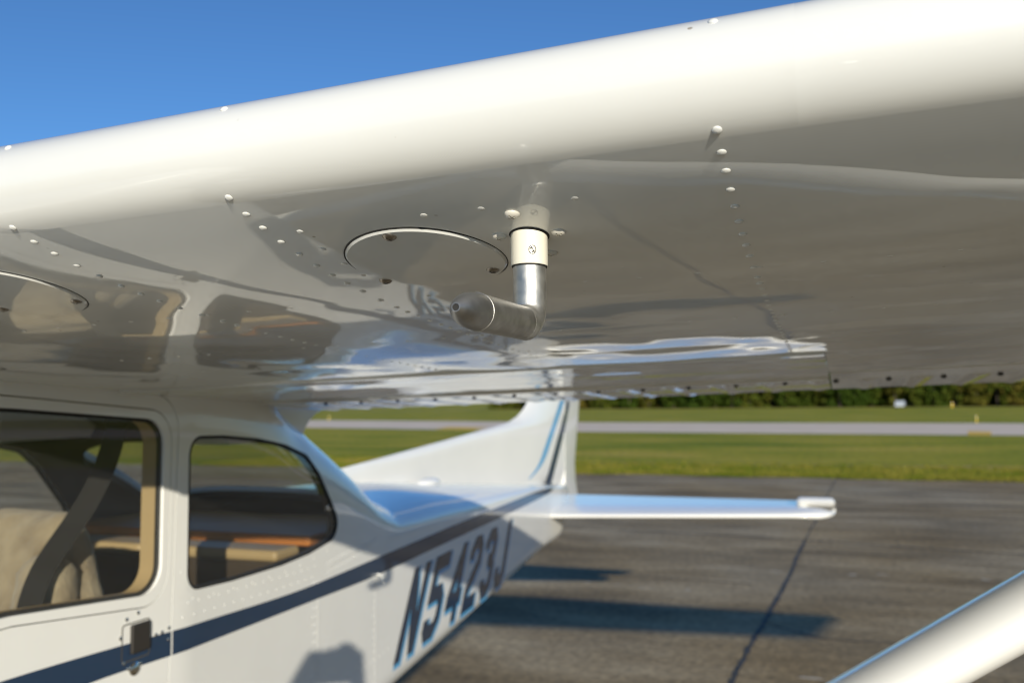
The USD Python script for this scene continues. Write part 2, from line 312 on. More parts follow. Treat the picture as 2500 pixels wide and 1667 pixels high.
def nose_arc(n=26):                              # from the lower tangent round the leading edge to the upper one
    a = np.linspace(-(np.pi / 2 - S20), np.pi / 2 - S22, n); return R0 - R0 * np.cos(a), ZN + R0 * np.sin(a)
ny, nz_ = nose_arc()
def wing_rings(xs, y_end, fine):
    yl = YT + (y_end - YT) * np.linspace(1, 0, fine)[:-1] ** 1.5
    yu = YU + (y_end - YU) * np.linspace(0, 1, max(fine // 3, 12))[1:] ** 1.4
    rings = []
    for x in xs:
        q = quilt(np.full(len(yl), abs(x)), yl)
        y0 = np.concatenate([yl, ny, yu]); z0 = np.concatenate([low0(yl) - q, nz_, up0(yu)])
        rings.append(place(np.full(len(y0), x), y0, z0))
    return rings
plane = thing('airplane', 'white high-wing light airplane with navy stripe and registration, parked on the dark apron', 'airplane')
XF = 1.747                                       # flap ends, aileron begins
near = np.linspace(0.40, XF, 129)
outer_x = np.concatenate([np.arange(XF, 2.62, 0.0125), np.linspace(2.66, 5.40, 36)])
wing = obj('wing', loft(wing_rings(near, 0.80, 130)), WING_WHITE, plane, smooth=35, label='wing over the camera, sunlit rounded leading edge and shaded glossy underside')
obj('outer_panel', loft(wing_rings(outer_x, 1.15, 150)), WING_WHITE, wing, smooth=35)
def tip_rings(sgn=1):
    rg = []
    for t in np.linspace(0, 1, 10):
        x = 5.40 + 0.17 * math.sin(t * np.pi / 2); s = max(math.cos(t * np.pi / 2), 0.04)
        yl = np.linspace(CH, YT, 24)[:-1]; yu = np.linspace(YU, CH, 24)[1:]
        y0 = np.concatenate([yl, ny[::3], yu]); z0 = np.concatenate([low0(yl), nz_[::3], up0(yu)])
        mid = np.interp(y0, [0, CH], [ZN, float(low0(CH))]); sy = 0.55 + 0.45 * s
        rg.append(place(np.full(len(y0), x), 0.75 + (y0 - 0.75) * (0.8 + 0.2 * sy), mid + (z0 - mid) * s))
    return rg
obj('wing_tip', loft(tip_rings()), WHITE, wing)
def control(xs, y0, lip, nb=60, step=None):      # flap or aileron: beaded lower skin, rounded front lip
    rings = []
    yl = np.linspace(CH, y0 + 0.012, nb); a = np.linspace(-np.pi / 2, np.pi / 2, 9); yu = np.linspace(y0 + 0.02, CH, 20)
    for x in xs:
        bead = np.maximum(0, np.cos((x - 0.03) * 2 * np.pi / 0.094)) ** 3 * 0.0030
        env = np.clip((yl - 1.335) / 0.02, 0, 1)
        d = (lip * np.exp(-((yl - y0) / 0.25)) if not step else lip - 0.0055 * np.clip((yl - y0) / (step - y0), 0, 1)) + bead * env
        if step: d = d + 0.0042 * np.clip((yl - step) / 0.005, 0, 1) - 0.002 * np.clip((yl - step) / (CH - step), 0, 1) + (meshkit.fbm(np.c_[yl * 9, np.full(nb, x * 3.5), yl * 0], 3, 2) - 0.5) * 0.0022
        zl = low0(yl) - d
        zf = 0.5 * (zl[-1] + up0(y0 + 0.02)); hf = 0.5 * (up0(y0 + 0.02) - zl[-1])
        yf = y0 + 0.012 - 0.012 * np.cos(a[1:-1]); zfz = zf + hf * np.sin(a[1:-1])
        # rounder bottom lip: pull the lowest front points into a small radius
        yy = np.concatenate([yl, yf, yu]); zz = np.concatenate([zl, zfz, up0(yu)])
        rings.append(place(np.full(len(yy), x), yy, zz))
    return loft(rings)
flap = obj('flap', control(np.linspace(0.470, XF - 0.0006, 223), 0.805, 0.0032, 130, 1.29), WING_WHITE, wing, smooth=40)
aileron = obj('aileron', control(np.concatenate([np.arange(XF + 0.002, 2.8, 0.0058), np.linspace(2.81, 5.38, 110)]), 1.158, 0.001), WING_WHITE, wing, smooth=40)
for k in range(25):                              # dark bead ends along the trailing edge
    x = 0.60 + 0.094 * k + 0.03
    p, n = lower_pt(x, 1.375 + 0.01 * (k % 2), 0.004)
    obj('drain_stud', on_skin(dome(0.0050, 0.0022, 10, 3, 0.004), x, 1.37, 0.0025), DARK, flap if x < XF else aileron)
# root fairing over the cabin between the wings
def centre_section():
    rings = []
    for x in np.linspace(-0.42, 0.42, 9):
        yl = np.linspace(CH, YT, 30)[:-1]; yu = np.linspace(YU, CH, 30)[1:]
        y0 = np.concatenate([yl, ny[::2], yu]); z0 = np.concatenate([low0(yl) + 0.05 * (yl < 1.4), nz_[::2], up0(yu)])
        rings.append(place(np.full(len(y0), x), y0, z0))
    return loft(rings)
obj('wing_centre_section', centre_section(), WHITE, plane)
right_wing = obj('wing', mirror(loft(wing_rings(np.linspace(0.40, XF, 14), 0.80, 40) + wing_rings(np.linspace(XF + 0.0002, 5.40, 30), 1.15, 40))), WHITE, plane, label='far wing on the other side of the cabin')
obj('wing_tip', mirror(loft(tip_rings())), WHITE, right_wing)
obj('flap', mirror(control(np.linspace(0.585, XF - 0.003, 40), 0.805, 0.004, 40)), WHITE, right_wing)
obj('aileron', mirror(control(np.linspace(XF + 0.002, 5.38, 90), 1.158, 0.001, 40)), WHITE, right_wing)

# rivets of the lower skin, each one a part
riv = []
ya = [0.037, 0.056, 0.078, 0.101, 0.125, 0.148, 0.171, 0.197, 0.228, 0.259, 0.281, 0.304, 0.330, 0.356, 0.379]
ya += list(np.arange(0.403, 0.79, 0.0235))
for xr in (1.705, 1.387, 1.197): riv += [(xr, y) for y in ya]
riv += [(1.410, y) for y in (0.067, 0.097, 0.127, 0.156)]
riv += [(1.611, y) for y in (0.066, 0.096, 0.127, 0.161, 0.195)] + [(1.507, 0.065), (1.548, 0.065), (1.590, 0.194), (1.574, 0.226), (1.535, 0.20)]
riv += [(x, 0.229) for x in list(1.617 + 0.046 * np.arange(0, 14)) + list(1.571 - 0.046 * np.arange(1, 16))]
riv += [(x, 0.441) for x in 0.90 + 0.0452 * np.arange(0, 27)] + [(x, 0.60) for x in 0.90 + 0.0452 * np.arange(0, 20)]
riv = [r for r in riv if (r[0] - 1.475) ** 2 + (r[1] - 0.137) ** 2 > 0.064 ** 2 and (r[0] - 1.083) ** 2 + (r[1] - 0.118) ** 2 > 0.062 ** 2]
for x, y in riv[:285]: obj('rivet', on_skin(RIVET if y < 0.3 and x in (1.705, 1.387, 1.197) else SMALL_RIVET, x, y, -float(0)), WING_WHITE, wing, smooth=60)
def nose_rivet(x, ang, mesh=None):               # ang: 0 = straight ahead, + up
    n = np.array([0, -math.cos(ang), math.sin(ang)]); p = np.array([x, R0 - R0 * math.cos(ang), ZN + x * DIH + R0 * math.sin(ang)])
    t = RIVET.copy(); a = np.array([1.0, 0, 0]); b = np.cross(n, a); t.vertices = p + RIVET.vertices[:, :1] * a + RIVET.vertices[:, 1:2] * b + RIVET.vertices[:, 2:] * n; return t
def top_rivet(x, y):
    s = float((up0(y + 1e-3) - up0(y - 1e-3)) / 2e-3); n = np.array([0, -s, 1.0]); n /= np.linalg.norm(n); p = np.array([x, y, float(up0(y)) + x * DIH])
    a = np.array([1.0, 0, 0]); b = np.cross(n, a); t = RIVET.copy(); t.vertices = p + RIVET.vertices[:, :1] * a + RIVET.vertices[:, 1:2] * b + RIVET.vertices[:, 2:] * n; return t
for xr in (1.197, 1.387, 1.705):
    obj('rivet', nose_rivet(xr, math.radians(-60)), WING_WHITE, wing, smooth=60)
    obj('rivet', nose_rivet(xr, math.radians(48)), WING_WHITE, wing, smooth=60)
    obj('rivet', top_rivet(xr, 0.045), WING_WHITE, wing, smooth=60)

# inspection covers: thin plates under the skin, three screws each
def cover_plate(cx, cy, R=0.0605, thick=0.0022):
    def ring(r, off, n=72):
        out = []
        for t in np.arange(n) * 2 * np.pi / n:
            out.append(lower_pt(cx + r * math.cos(t), cy + r * math.sin(t) * 0.985, off)[0])
        return np.array(out)
    return loft([ring(R - 0.0005, -0.003), ring(R, 0.0004), ring(R, thick * 0.35), ring(R - 0.0016, thick)] + [ring(R * f, thick) for f in (0.9, 0.7, 0.45, 0.2, 0.04)])
for (cx, cy), scr in (((1.475, 0.137), [(-0.004, -0.052), (-0.051, 0.031), (0.042, 0.029)]), ((1.083, 0.118), [(0.046, 0.026), (-0.043, 0.028), (-0.002, -0.052)])):
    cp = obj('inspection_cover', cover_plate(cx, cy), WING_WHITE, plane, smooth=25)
    obj('plate_gap', tube([lower_pt(cx + 0.0611 * math.cos(t), cy + 0.0602 * math.sin(t), 0.0002)[0] for t in np.linspace(0, 2 * np.pi, 73)], 0.00065, 6), DARK, cp)
    for dx, dy in scr: obj('screw', on_skin(SCREW, cx + dx, cy + dy, 0.0015, random.random()), STEEL, cp)

# pitot tube
PX, PY = 1.5655, 0.110
pz = float(low0(PY)) + PX * DIH; ZA = 1.9035
def ring_xy(c, r, z, n=48, ry=None, tilt=0.0):
    th = np.arange(n) * 2 * np.pi / n; return np.stack([c[0] + r * np.cos(th), c[1] + (ry or r) * np.sin(th), z - tilt * (ry or r) * np.sin(th)], 1)
slope = -float((low0(PY + 1e-3) - low0(PY - 1e-3)) / 2e-3)
rm = 0.0113
bend = [(PX, PY, z) for z in np.linspace(pz - 0.010, ZA + 0.014, 8)]
bend += [(PX, PY - 0.014 + 0.014 * math.cos(t), ZA + 0.014 - 0.014 * math.sin(t)) for t in np.linspace(0, np.pi / 2, 11)[1:]]
bend += [(PX, PY - 0.020, ZA)]
pitot = obj('pitot_tube', tube(bend, rm, 40), ALU, plane, smooth=50, label='bare metal pitot tube bent forward under the wing')
obj('tube_arm', tube([(PX, y, ZA) for y in np.linspace(PY - 0.010, 0.0125, 12)], rm * 0.997, 40), ALU2, pitot, smooth=50)
ys = np.linspace(0, 1, 14); prof = [(0.0120 - 0.0295 * t, 0.0110 * (1 - 0.77 * t ** 2.5)) for t in ys]
th = np.arange(40) * 2 * np.pi / 40
def ring_y(y, r): return np.stack([PX + r * np.cos(th), np.full(40, y), ZA + r * np.sin(th)], 1)
y_tip = prof[-1][0]
obj('nose_cone', loft([ring_y(0.0124, 0.0112)] + [ring_y(0.0119, 0.0112)] + [ring_y(y, r) for y, r in prof[1:]] + [ring_y(y_tip, 0.0021), ring_y(y_tip + 0.010, 0.0019)]), ALU3, pitot, smooth=35)
obj('nose_ring', tube([(PX + 0.0112 * math.cos(t), 0.0126, ZA + 0.0112 * math.sin(t)) for t in np.linspace(0, 2 * np.pi, 49)], 0.00025, 8), ALU, pitot)
obj('nose_hole', cat([trimesh.Trimesh(np.vstack([ring_y(y_tip + 0.0006, 0.00215), [[PX, y_tip + 0.0006, ZA]]]), [(k, (k + 1) % 40, 40) for k in range(40)], process=False)]), DARK, pitot, smooth=False)
col = loft([ring_xy((PX, PY), 0.0128, pz + 0.004, tilt=slope), ring_xy((PX, PY), 0.0128, pz - 0.0215, tilt=0.05), ring_xy((PX, PY), 0.0124, pz - 0.0221, tilt=0.05), ring_xy((PX, PY), 0.0114, pz - 0.0221, tilt=0.05)])
obj('mast_collar', col, paint('cream_collar', (0.76, 0.72, 0.60)), pitot, smooth=40)
obj('rubber_seal', tube(np.vstack([ring_xy((PX, PY), 0.0131, pz - 0.0004, tilt=slope)] * 1 + [ring_xy((PX, PY), 0.0131, pz - 0.0004, tilt=slope)[:1]]), 0.0010, 8), DARK, pitot)
obj('collar_gap', tube(np.vstack([ring_xy((PX, PY), 0.0117, pz - 0.0224, tilt=0.05), ring_xy((PX, PY), 0.0117, pz - 0.0224, tilt=0.05)[:1]]), 0.0006, 8), DARK, pitot)
for dx, dy in ((0.0, -0.034), (-0.0205, -0.004), (0.0215, -0.001), (0.0045, 0.035)):
    obj('screw', on_skin(SCREW, PX + dx, PY + dy, 0.0003, 0.4), WHITE_SCREW, pitot)
# the small oval inspection stamp on the collar
def on_collar(poly, r=0.01295):
    v, f = tri2d(poly); a0 = math.radians(-62)
    an = a0 + v[:, 0] / r; return trimesh.Trimesh(np.stack([PX + r * np.cos(an), PY + r * np.sin(an), pz - 0.0125 + v[:, 1]], 1), f, process=False)
oval = affinity.scale(Point(0, 0).buffer(0.0031, 24), 0.85, 1.0)
stamp = oval.difference(oval.buffer(-0.00045)).union(LineString([(-0.0016, 0.0004), (-0.0006, 0.0018), (0.0002, 0.0005), (-0.0014, 0.0009)]).buffer(0.00028)).union(LineString([(-0.0002, -0.0018), (0.0010, -0.0004), (0.0013, -0.0016), (0.0002, -0.0010)]).buffer(0.00028))
obj('inspection_stamp', cat([on_collar(g) for g in getattr(stamp, 'geoms', [stamp])]), DARK, pitot, smooth=False)

# wing strut, streamlined
def strut(sgn):
    A, B = np.array([0.53, 0.53, 0.706]), np.array([2.42, 0.57, 1.966]); d = (B - A) / np.linalg.norm(B - A)
    ch = np.array([0, 1.0, -0.02]); ch -= d * (ch @ d); ch /= np.linalg.norm(ch); nn = np.cross(d, ch)
    t = np.arange(48) * 2 * np.pi / 48; u = np.cos(t); half = np.where(u < 0, 0.052, 0.064)
    prof = np.stack([u * half, 0.0305 * np.sin(t) * np.where(u > 0, np.abs(np.sin(t)) ** 0.12, 1.0)], 1)
    return loft([A + (B - A) * s + prof[:, :1] * ch + prof[:, 1:] * nn for s in np.linspace(0, 1, 24)])
obj('wing_strut', strut(1), WHITE, plane, smooth=60); obj('wing_strut', mirror(strut(1)), WHITE, plane, smooth=60)

# ------------------------------------------------------------------ fuselage
KEY = np.array([  # y, w, zb, rb, zs, zt, n
    [-0.50, 0.500, 0.82, 0.16, 1.26, 1.46, 2.6], [-0.30, 0.530, 0.80, 0.14, 1.36, 1.57, 2.8], [0.05, 0.545, 0.80, 0.12, 1.52, 1.90, 3.6], [0.25, 0.545, 0.80, 0.12, 1.54, 2.02, 4.5],
    [0.60, 0.545, 0.82, 0.10, 1.56, 2.04, 9.0], [1.00, 0.545, 0.86, 0.09, 1.56, 2.00, 9.0], [1.30, 0.516, 0.888, 0.09, 1.54, 1.92, 8.0], [1.50, 0.4967, 0.905, 0.09, 1.51, 1.86, 5.0],
    [1.62, 0.4851, 0.915, 0.09, 1.495, 1.795, 5.0], [1.83, 0.4648, 0.928, 0.09, 1.468, 1.695, 4.2], [2.06, 0.4426, 0.938, 0.09, 1.442, 1.575, 3.0], [2.14, 0.4349, 0.942, 0.09, 1.440, 1.567, 2.3],
    [2.50, 0.400, 0.958, 0.085, 1.427, 1.556, 2.1], [3.00, 0.3518, 0.980, 0.08, 1.406, 1.516, 2.1], [3.50, 0.3035, 1.002, 0.075, 1.396, 1.470, 2.2], [4.00, 0.2552, 1.025, 0.07, 1.386, 1.425, 2.3],
    [4.40, 0.2166, 1.040, 0.06, 1.366, 1.390, 2.3], [4.70, 0.1876, 1.043, 0.05, 1.335, 1.364, 2.3], [4.76, 0.180, 1.060, 0.05, 1.33, 1.36, 2.3], [5.02, 0.140, 1.185, 0.03, 1.29, 1.34, 2.3], [5.24, 0.075, 1.20, 0.02, 1.27, 1.325, 2.2]])
from scipy.interpolate import PchipInterpolator
KF = [PchipInterpolator(KEY[:, 0], KEY[:, i]) for i in range(1, 7)]
def W(y):
    return np.where(np.asarray(y) < 1.0, 0.545, 0.545 - 0.0966 * (np.asarray(y) - 1.0))
def section(y, inset=0.0, n_top=26, n_side=16):
    w, zb, rb, zs, zt, n = [float(f(y)) for f in KF]
    if 0.1 < y < 4.7: w = float(W(y))
    w -= inset; zb += inset; zt -= inset; zs = min(zs, zt - 0.005)
    a = np.linspace(-np.pi / 2, 0, 8); x1, z1 = w - rb + rb * np.cos(a), zb + rb + rb * np.sin(a)
    xb = np.linspace(0, w - rb, 5)[:-1]
    z2 = np.linspace(zb + rb, zs, n_side)[1:]
    t = np.linspace(0, np.pi / 2, n_top)[1:]
    x3, z3 = w * np.cos(t) ** (2 / n), zs + (zt - zs) * np.sin(t) ** (2 / n)
    X = np.concatenate([xb, x1, np.full(len(z2), w), x3]); Z = np.concatenate([np.full(4, zb), z1, z2, z3])
    X[-1] = 0.0
    P = np.stack([X, np.full(len(X), y), Z], 1); Q = P[1:-1][::-1] * [-1, 1, 1]
    return np.vstack([P, Q])
def body(y0, y1, inset=0.0, step=0.03):
    ys = np.unique(np.r_[np.arange(y0, y1, step), y1, [y for y in (1.0,) if y0 < y < y1]]); return loft([section(y, inset) for y in ys])
OUT = M(body(-0.50, 5.24)); IN = M(body(-0.44, 2.30, 0.014))
DW = rounded([(0.12, 1.50), (0.28, 1.865), (0.60, 1.848), (0.932, 1.823), (0.929, 1.497), (0.60, 1.527), (0.30, 1.53)], 0.050)
FRAME = rounded([(0.08, 1.465), (0.25, 1.892), (0.60, 1.868), (0.953, 1.840), (0.946, 1.472), (0.60, 1.510), (0.28, 1.505)], 0.062)
DOOR = rounded([(0.00, 0.93), (0.05, 1.50), (0.20, 1.918), (0.60, 1.898), (0.972, 1.868), (0.957, 1.43), (0.935, 0.93)], 0.070)
RW = rounded([(1.001, 1.790), (1.12, 1.787), (1.271, 1.774), (1.399, 1.754), (1.515, 1.724), (1.575, 1.674), (1.638, 1.596), (1.700, 1.515), (1.640, 1.488), (1.514, 1.474), (1.375, 1.470), (1.162, 1.475), (1.000, 1.485)], 0.040)
BACK = rounded([(-0.425, 1.66), (-0.405, 2.025), (0.405, 2.025), (0.425, 1.66)], 0.05)
SHIELD = rounded([(-0.47, 0.10), (-0.44, -0.30), (0.44, -0.30), (0.47, 0.10)], 0.06)
def both(poly, x0=0.30, x1=0.70):
    a = prism_x(poly, x0, x1); return M(a) + M(mirror(a))
gap = 0.0022
shell = OUT - IN - both(DOOR.buffer(gap / 2)) - both(RW) - M(prism_z(BACK, 1.50, 2.2)) - M(prism_z(SHIELD, 1.46, 2.3))
fus = obj('fuselage', T(shell), WHITE, plane, smooth=28, label='white fuselage with tapering tail cone')
doors = []
for sgn in (1, -1):
    d = (OUT - IN).__xor__(M(prism_x(DOOR.buffer(-gap / 2), 0.30, 0.70))) - M(prism_x(FRAME, 0.3, 0.7))
    fr = (OUT - IN).__xor__(M(prism_x(FRAME.buffer(-0.0022), 0.30, 0.70))) - M(prism_x(DW, 0.3, 0.7))
    f_ = (lambda t: t) if sgn == 1 else mirror
    dr = obj('cabin_door', f_(T(d)), WHITE, plane, smooth=28); doors.append(dr)
    obj('window_frame', f_(T(fr)), WHITE, dr, smooth=28)
    gl = (M(body(-0.2, 1.2, 0.006, 0.05)) - M(body(-0.22, 1.22, 0.009, 0.05))) ^ M(prism_x(DW.buffer(0.004), 0.30, 0.70))
    obj('window_pane', f_(T(gl)), GLASS, dr, smooth=28)
    seal = prism_x(DW.buffer(0.001).difference(DW.buffer(-0.006)), 0.5305, 0.5385)
    obj('window_seal', f_(seal), DARK, dr, smooth=False)
    gl = (M(body(0.9, 1.8, 0.004, 0.05)) - M(body(0.88, 1.82, 0.0075, 0.05))) ^ M(prism_x(RW.buffer(0.004), 0.30, 0.70))
    sw = obj('side_window', f_(T(gl)), GLASS, plane, smooth=40)
    sl = ((M(body(0.9, 1.8, 0.0005, 0.05)) - M(body(0.88, 1.82, 0.010, 0.05))) ^ M(prism_x(RW.buffer(-0.0003).difference(RW.buffer(-0.007)), 0.30, 0.70)))
    obj('window_seal', f_(T(sl)), DARK, sw, smooth=28)
    # tan inner trim round the openings: the depth of the door
    trim = prism_x(DW.buffer(0.03).difference(DW.buffer(-0.002)), 0.494, 0.5300)
    obj('inner_trim', f_(trim), TAN, dr, smooth=28)
ring = (M(body(1.4, 2.3, 0.003, 0.04)) - M(body(1.38, 2.28, 0.007, 0.04))) ^ M(prism_z(BACK.buffer(0.004), 1.50, 2.2))
obj('rear_window', T(ring), GLASS, plane, smooth=40)
ws = (M(body(-0.48, 0.4, 0.004, 0.04)) - M(body(-0.46, 0.38, 0.009, 0.04))) ^ M(prism_z(SHIELD.buffer(0.004), 1.46, 2.3))
obj('windshield', T(ws), GLASS, plane, smooth=40)
LIN = M(body(-0.42, 2.28, 0.018)) - M(body(-0.40, 2.26, 0.030))
lin = LIN - both(DW.buffer(0.028)) - both(RW.buffer(-0.001)) - M(prism_z(BACK.buffer(-0.002), 1.5, 2.2)) - M(prism_z(SHIELD, 1.46, 2.3))
obj('cabin_lining', T(lin), BROWN, plane, smooth=28)

# stripe, letters, seams on the flat side
def band(ys, zlo, zhi, off=0.0013, n=2):
    ys = np.asarray(ys); t = np.linspace(0, 1, n)[:, None]
    Z = np.asarray(zlo) * (1 - t) + np.asarray(zhi) * t
    return grid(np.stack([np.broadcast_to(W(ys) + off, Z.shape), np.broadcast_to(ys, Z.shape), Z], -1))
UPY, UPZ = [-0.45, 0.58, 0.952, 1.555, 1.972, 2.936, 3.544, 4.375, 4.5], [1.440, 1.4330, 1.420, 1.394, 1.393, 1.390, 1.385, 1.372, 1.360]
LOY, LOZ = [-0.45, 0.765, 0.959, 1.560, 1.959, 2.482, 3.546, 4.375, 4.5], [1.37, 1.380, 1.374, 1.354, 1.342, 1.340, 1.336, 1.340, 1.345]
ua, la = PchipInterpolator(UPY, UPZ), PchipInterpolator(LOY, LOZ)
ys = np.linspace(0.03, 0.9555, 40); obj('stripe', band(ys, la(ys), ua(ys)), NAVY, doors[0], smooth=True)
ys = np.r_[0.9605, np.arange(1.0, 4.36, 0.04), 4.36]; obj('stripe', band(ys, la(ys), ua(ys)), NAVY, fus, smooth=True)
ys = np.linspace(0.03, 4.36, 110); obj('stripe', mirror(band(ys, la(ys), ua(ys))), NAVY, fus, smooth=True)
def over_top(y, th, off=0.0018):                 # a point on the rounded deck: th 0 = shoulder, pi/2 = centre line
    w, zb, rb, zs, zt, n = [float(f(y)) for f in KF]; zs = min(zs, zt - 0.005)
    return np.array([(w + off) * max(math.cos(th), 0) ** (2 / n), y, zs + (zt - zs + off) * max(math.sin(th), 0) ** (2 / n)])
P = []
for t in np.linspace(0, 1, 26):
    y = 4.34 + 0.50 * t; ta = 1.50 * t ** 1.3
    a = over_top(y, ta); b = over_top(y + 0.03 + 0.06 * t, max(0.0, 1.42 * t ** 1.6 - 0.0)); 
    if t < 0.25: b = np.array([float(W(y)) + 0.0018, y, float(la(min(y, 4.5))) + 0.02 * t])
    P.append([b, 0.5 * (a + b) + [0.001, 0, 0.001], a])
obj('stripe', grid(np.array(P).transpose(1, 0, 2)), NAVY, fus, smooth=True)

def glyph(ch, w=0.168, h=0.262, sw=0.050):
    i = sw / 2; a, b, c, d = i, w - i, i, h - i; mid = h * 0.53
    L = {'N': [[(a, 0), (a, h)], [(b, 0), (b, h)], [(a + 0.002, h - 0.01), (b - 0.002, 0.01)]],
         '5': [[(w, d), (a, d), (a, mid), (b - 0.03, mid), (b, mid - 0.03), (b, c + 0.03), (b - 0.03, c), (a + 0.02, c), (a, c + 0.022), (a, c + 0.045)]],
         '4': [[(b - 0.02, 0), (b - 0.02, h)], [(b - 0.02, h - 0.012), (a - 0.005, 0.082)], [(0, 0.078), (w + 0.008, 0.078)]],
         '2': [[(a, d - 0.055), (a, d - 0.03), (a + 0.03, d), (b - 0.03, d), (b, d - 0.03), (b, mid + 0.02), (a, c + 0.045), (a, c), (w, c)]],
         '3': [[(a, d - 0.05), (a, d - 0.03), (a + 0.03, d), (b - 0.03, d), (b, d - 0.03), (b, mid + 0.03), (b - 0.03, mid), (a + 0.04, mid)], [(b - 0.03, mid), (b, mid - 0.03), (b, c + 0.03), (b - 0.03, c), (a + 0.03, c), (a, c + 0.03), (a, c + 0.05)]],
         'J': [[(b, h), (b, c + 0.03), (b - 0.03, c), (a + 0.03, c), (a, c + 0.03), (a, c + 0.06)]]}[ch]
    return union_all([LineString(p).buffer(i, cap_style='flat', join_style='mitre') for p in L]).buffer(0)
def side_poly(poly, off, flip=1):
    out = []
    for g in getattr(poly, 'geoms', [poly]):
        v, f = tri2d(g); out.append(trimesh.Trimesh(np.stack([flip * (W(v[:, 0]) + off), v[:, 0], v[:, 1]], 1), f, process=False))
    return cat(out)
for k, ch in enumerate('N5423J'):
    g = affinity.affine_transform(glyph(ch), [1, 0.74, 0, 1, 2.066 + 0.2245 * k, 1.043])
    obj('letter', side_poly(g, 0.0022), NAVY_TEXT, fus, smooth=False)
    obj('letter_shadow', side_poly(affinity.translate(g.buffer(0.006, join_style='mitre'), 0.010, -0.009), 0.0012), SKYBLUE, fus, smooth=False)
# lapped skin seams and rivet lines of the rear fuselage
def seam_v(y, z0, z1, w=0.0045, h=0.0008):
    return trimesh.Trimesh(*(lambda P: (P.vertices, P.faces))(grid(np.array([[[W(y) + 0.0004, y, z] for z in np.linspace(z0, z1, 12)], [[W(y) + h, y + w * 0.2, z] for z in np.linspace(z0, z1, 12)], [[W(y + w) + h, y + w, z] for z in np.linspace(z0, z1, 12)], [[W(y + w) + 0.0002, y + w * 1.4, z] for z in np.linspace(z0, z1, 12)]], float))), process=False)
for y, z0, z1 in ((1.56, 1.00, 1.395), (1.93, 1.00, 1.39), (2.86, 1.07, 1.335), (3.62, 1.10, 1.335), (4.25, 1.13, 1.33)):
    obj('lap_seam', seam_v(y, z0, z1, 0.010), WHITE, fus)
obj('lap_seam', band(np.linspace(1.62, 1.95, 20), np.linspace(1.424, 1.446, 20), np.linspace(1.428, 1.450, 20), 0.0022), WHITE, fus)
obj('deck_joint', band(np.linspace(2.05, 4.3, 60), np.interp(np.linspace(2.05, 4.3, 60), [2.05, 2.94, 4.3], [1.434, 1.402, 1.380]), np.interp(np.linspace(2.05, 4.3, 60), [2.05, 2.94, 4.3], [1.4395, 1.4065, 1.384]), 0.0035), WHITE, fus)
fr_ = []
def frivet(y, z, r=0.0022):
    t = dome(r, 0.0012, 8, 2); v = t.vertices; t.vertices = np.stack([W(y) + v[:, 2], y + v[:, 1], z + v[:, 0]], 1); t.faces = t.faces if t.volume > 0 else t.faces[:, ::-1]; fr_.append(t)
for z in np.arange(1.02, 1.40, 0.021):
    for y in (1.548, 1.536, 1.92): frivet(y + 0.003 * math.sin(z * 90), z)
for y in np.arange(0.99, 1.55, 0.036):
    frivet(y, float(ua(y)) + 0.020); frivet(y, float(la(y)) + 0.022); frivet(y + 0.015, float(ua(y)) + 0.045)
for y in np.arange(1.62, 1.95, 0.019): frivet(y, 1.412 + 0.065 * (y - 1.62)); frivet(y, 1.436 + 0.065 * (y - 1.62))
for y in np.arange(1.60, 2.05, 0.033): frivet(y, 1.10 + 0.30 * (y - 1.9) ** 2)
for z in np.arange(1.10, 1.33, 0.025):
    for y in (2.845, 3.605, 4.235): frivet(y, z)
for y in np.arange(2.1, 4.3, 0.05): frivet(y, float(np.interp(y, [2.05, 2.94, 4.3], [1.425, 1.396, 1.376])))
for t in np.linspace(0, 1, 26):
    q = RW.buffer(0.017).exterior.interpolate(t, normalized=True)
    if q.y < 1.54: frivet(q.x, q.y, 0.0022)
obj('rivets', cat(fr_), WHITE, fus, smooth=60, kind='stuff')
# static / drain fitting under the stripe
obj('static_port', tube([(float(W(1.945)) - 0.002, 1.945, 1.345), (float(W(1.945)) + 0.016, 1.945, 1.343), (float(W(1.945)) + 0.020, 1.95, 1.318)], 0.0035, 12), WHITE, fus)

# door handle and lock
hd = doors[0]
cup = sbox(0.828, 1.392, 0.899, 1.460).buffer(-0.008).buffer(0.008)
vv, ff = tri2d(cup.difference(cup.buffer(-0.0022))); obj('handle_rim', trimesh.Trimesh(np.c_[np.full(len(vv), 0.5468), vv], ff, process=False), CHROME, hd, smooth=False)
obj('door_handle', rbox((0.008, 0.046, 0.052), 0.003, (0.549, 0.872, 1.430)), HANDLE, hd)
lk = dome(0.013, 0.006, 24, 4); v = lk.vertices; lk.vertices = np.stack([0.545 + v[:, 2], 0.862 + v[:, 1], 1.376 + v[:, 0]], 1); lk.invert()
obj('door_lock', lk, CHROME, hd)
for y, z in ((0.826, 1.438), (0.835, 1.392), (0.840, 1.468), (0.868, 1.474), (0.846, 1.380), (0.876, 1.382), (0.915, 1.423), (0.931, 1.424), (0.9495, 1.428), (0.9485, 1.407)):
    t = dome(0.0036, 0.0016, 12, 3); v = t.vertices; t.vertices = np.stack([0.5465 + v[:, 2], y + v[:, 1], z + v[:, 0]], 1); t.invert()
    obj('screw', t, CHROME, hd)

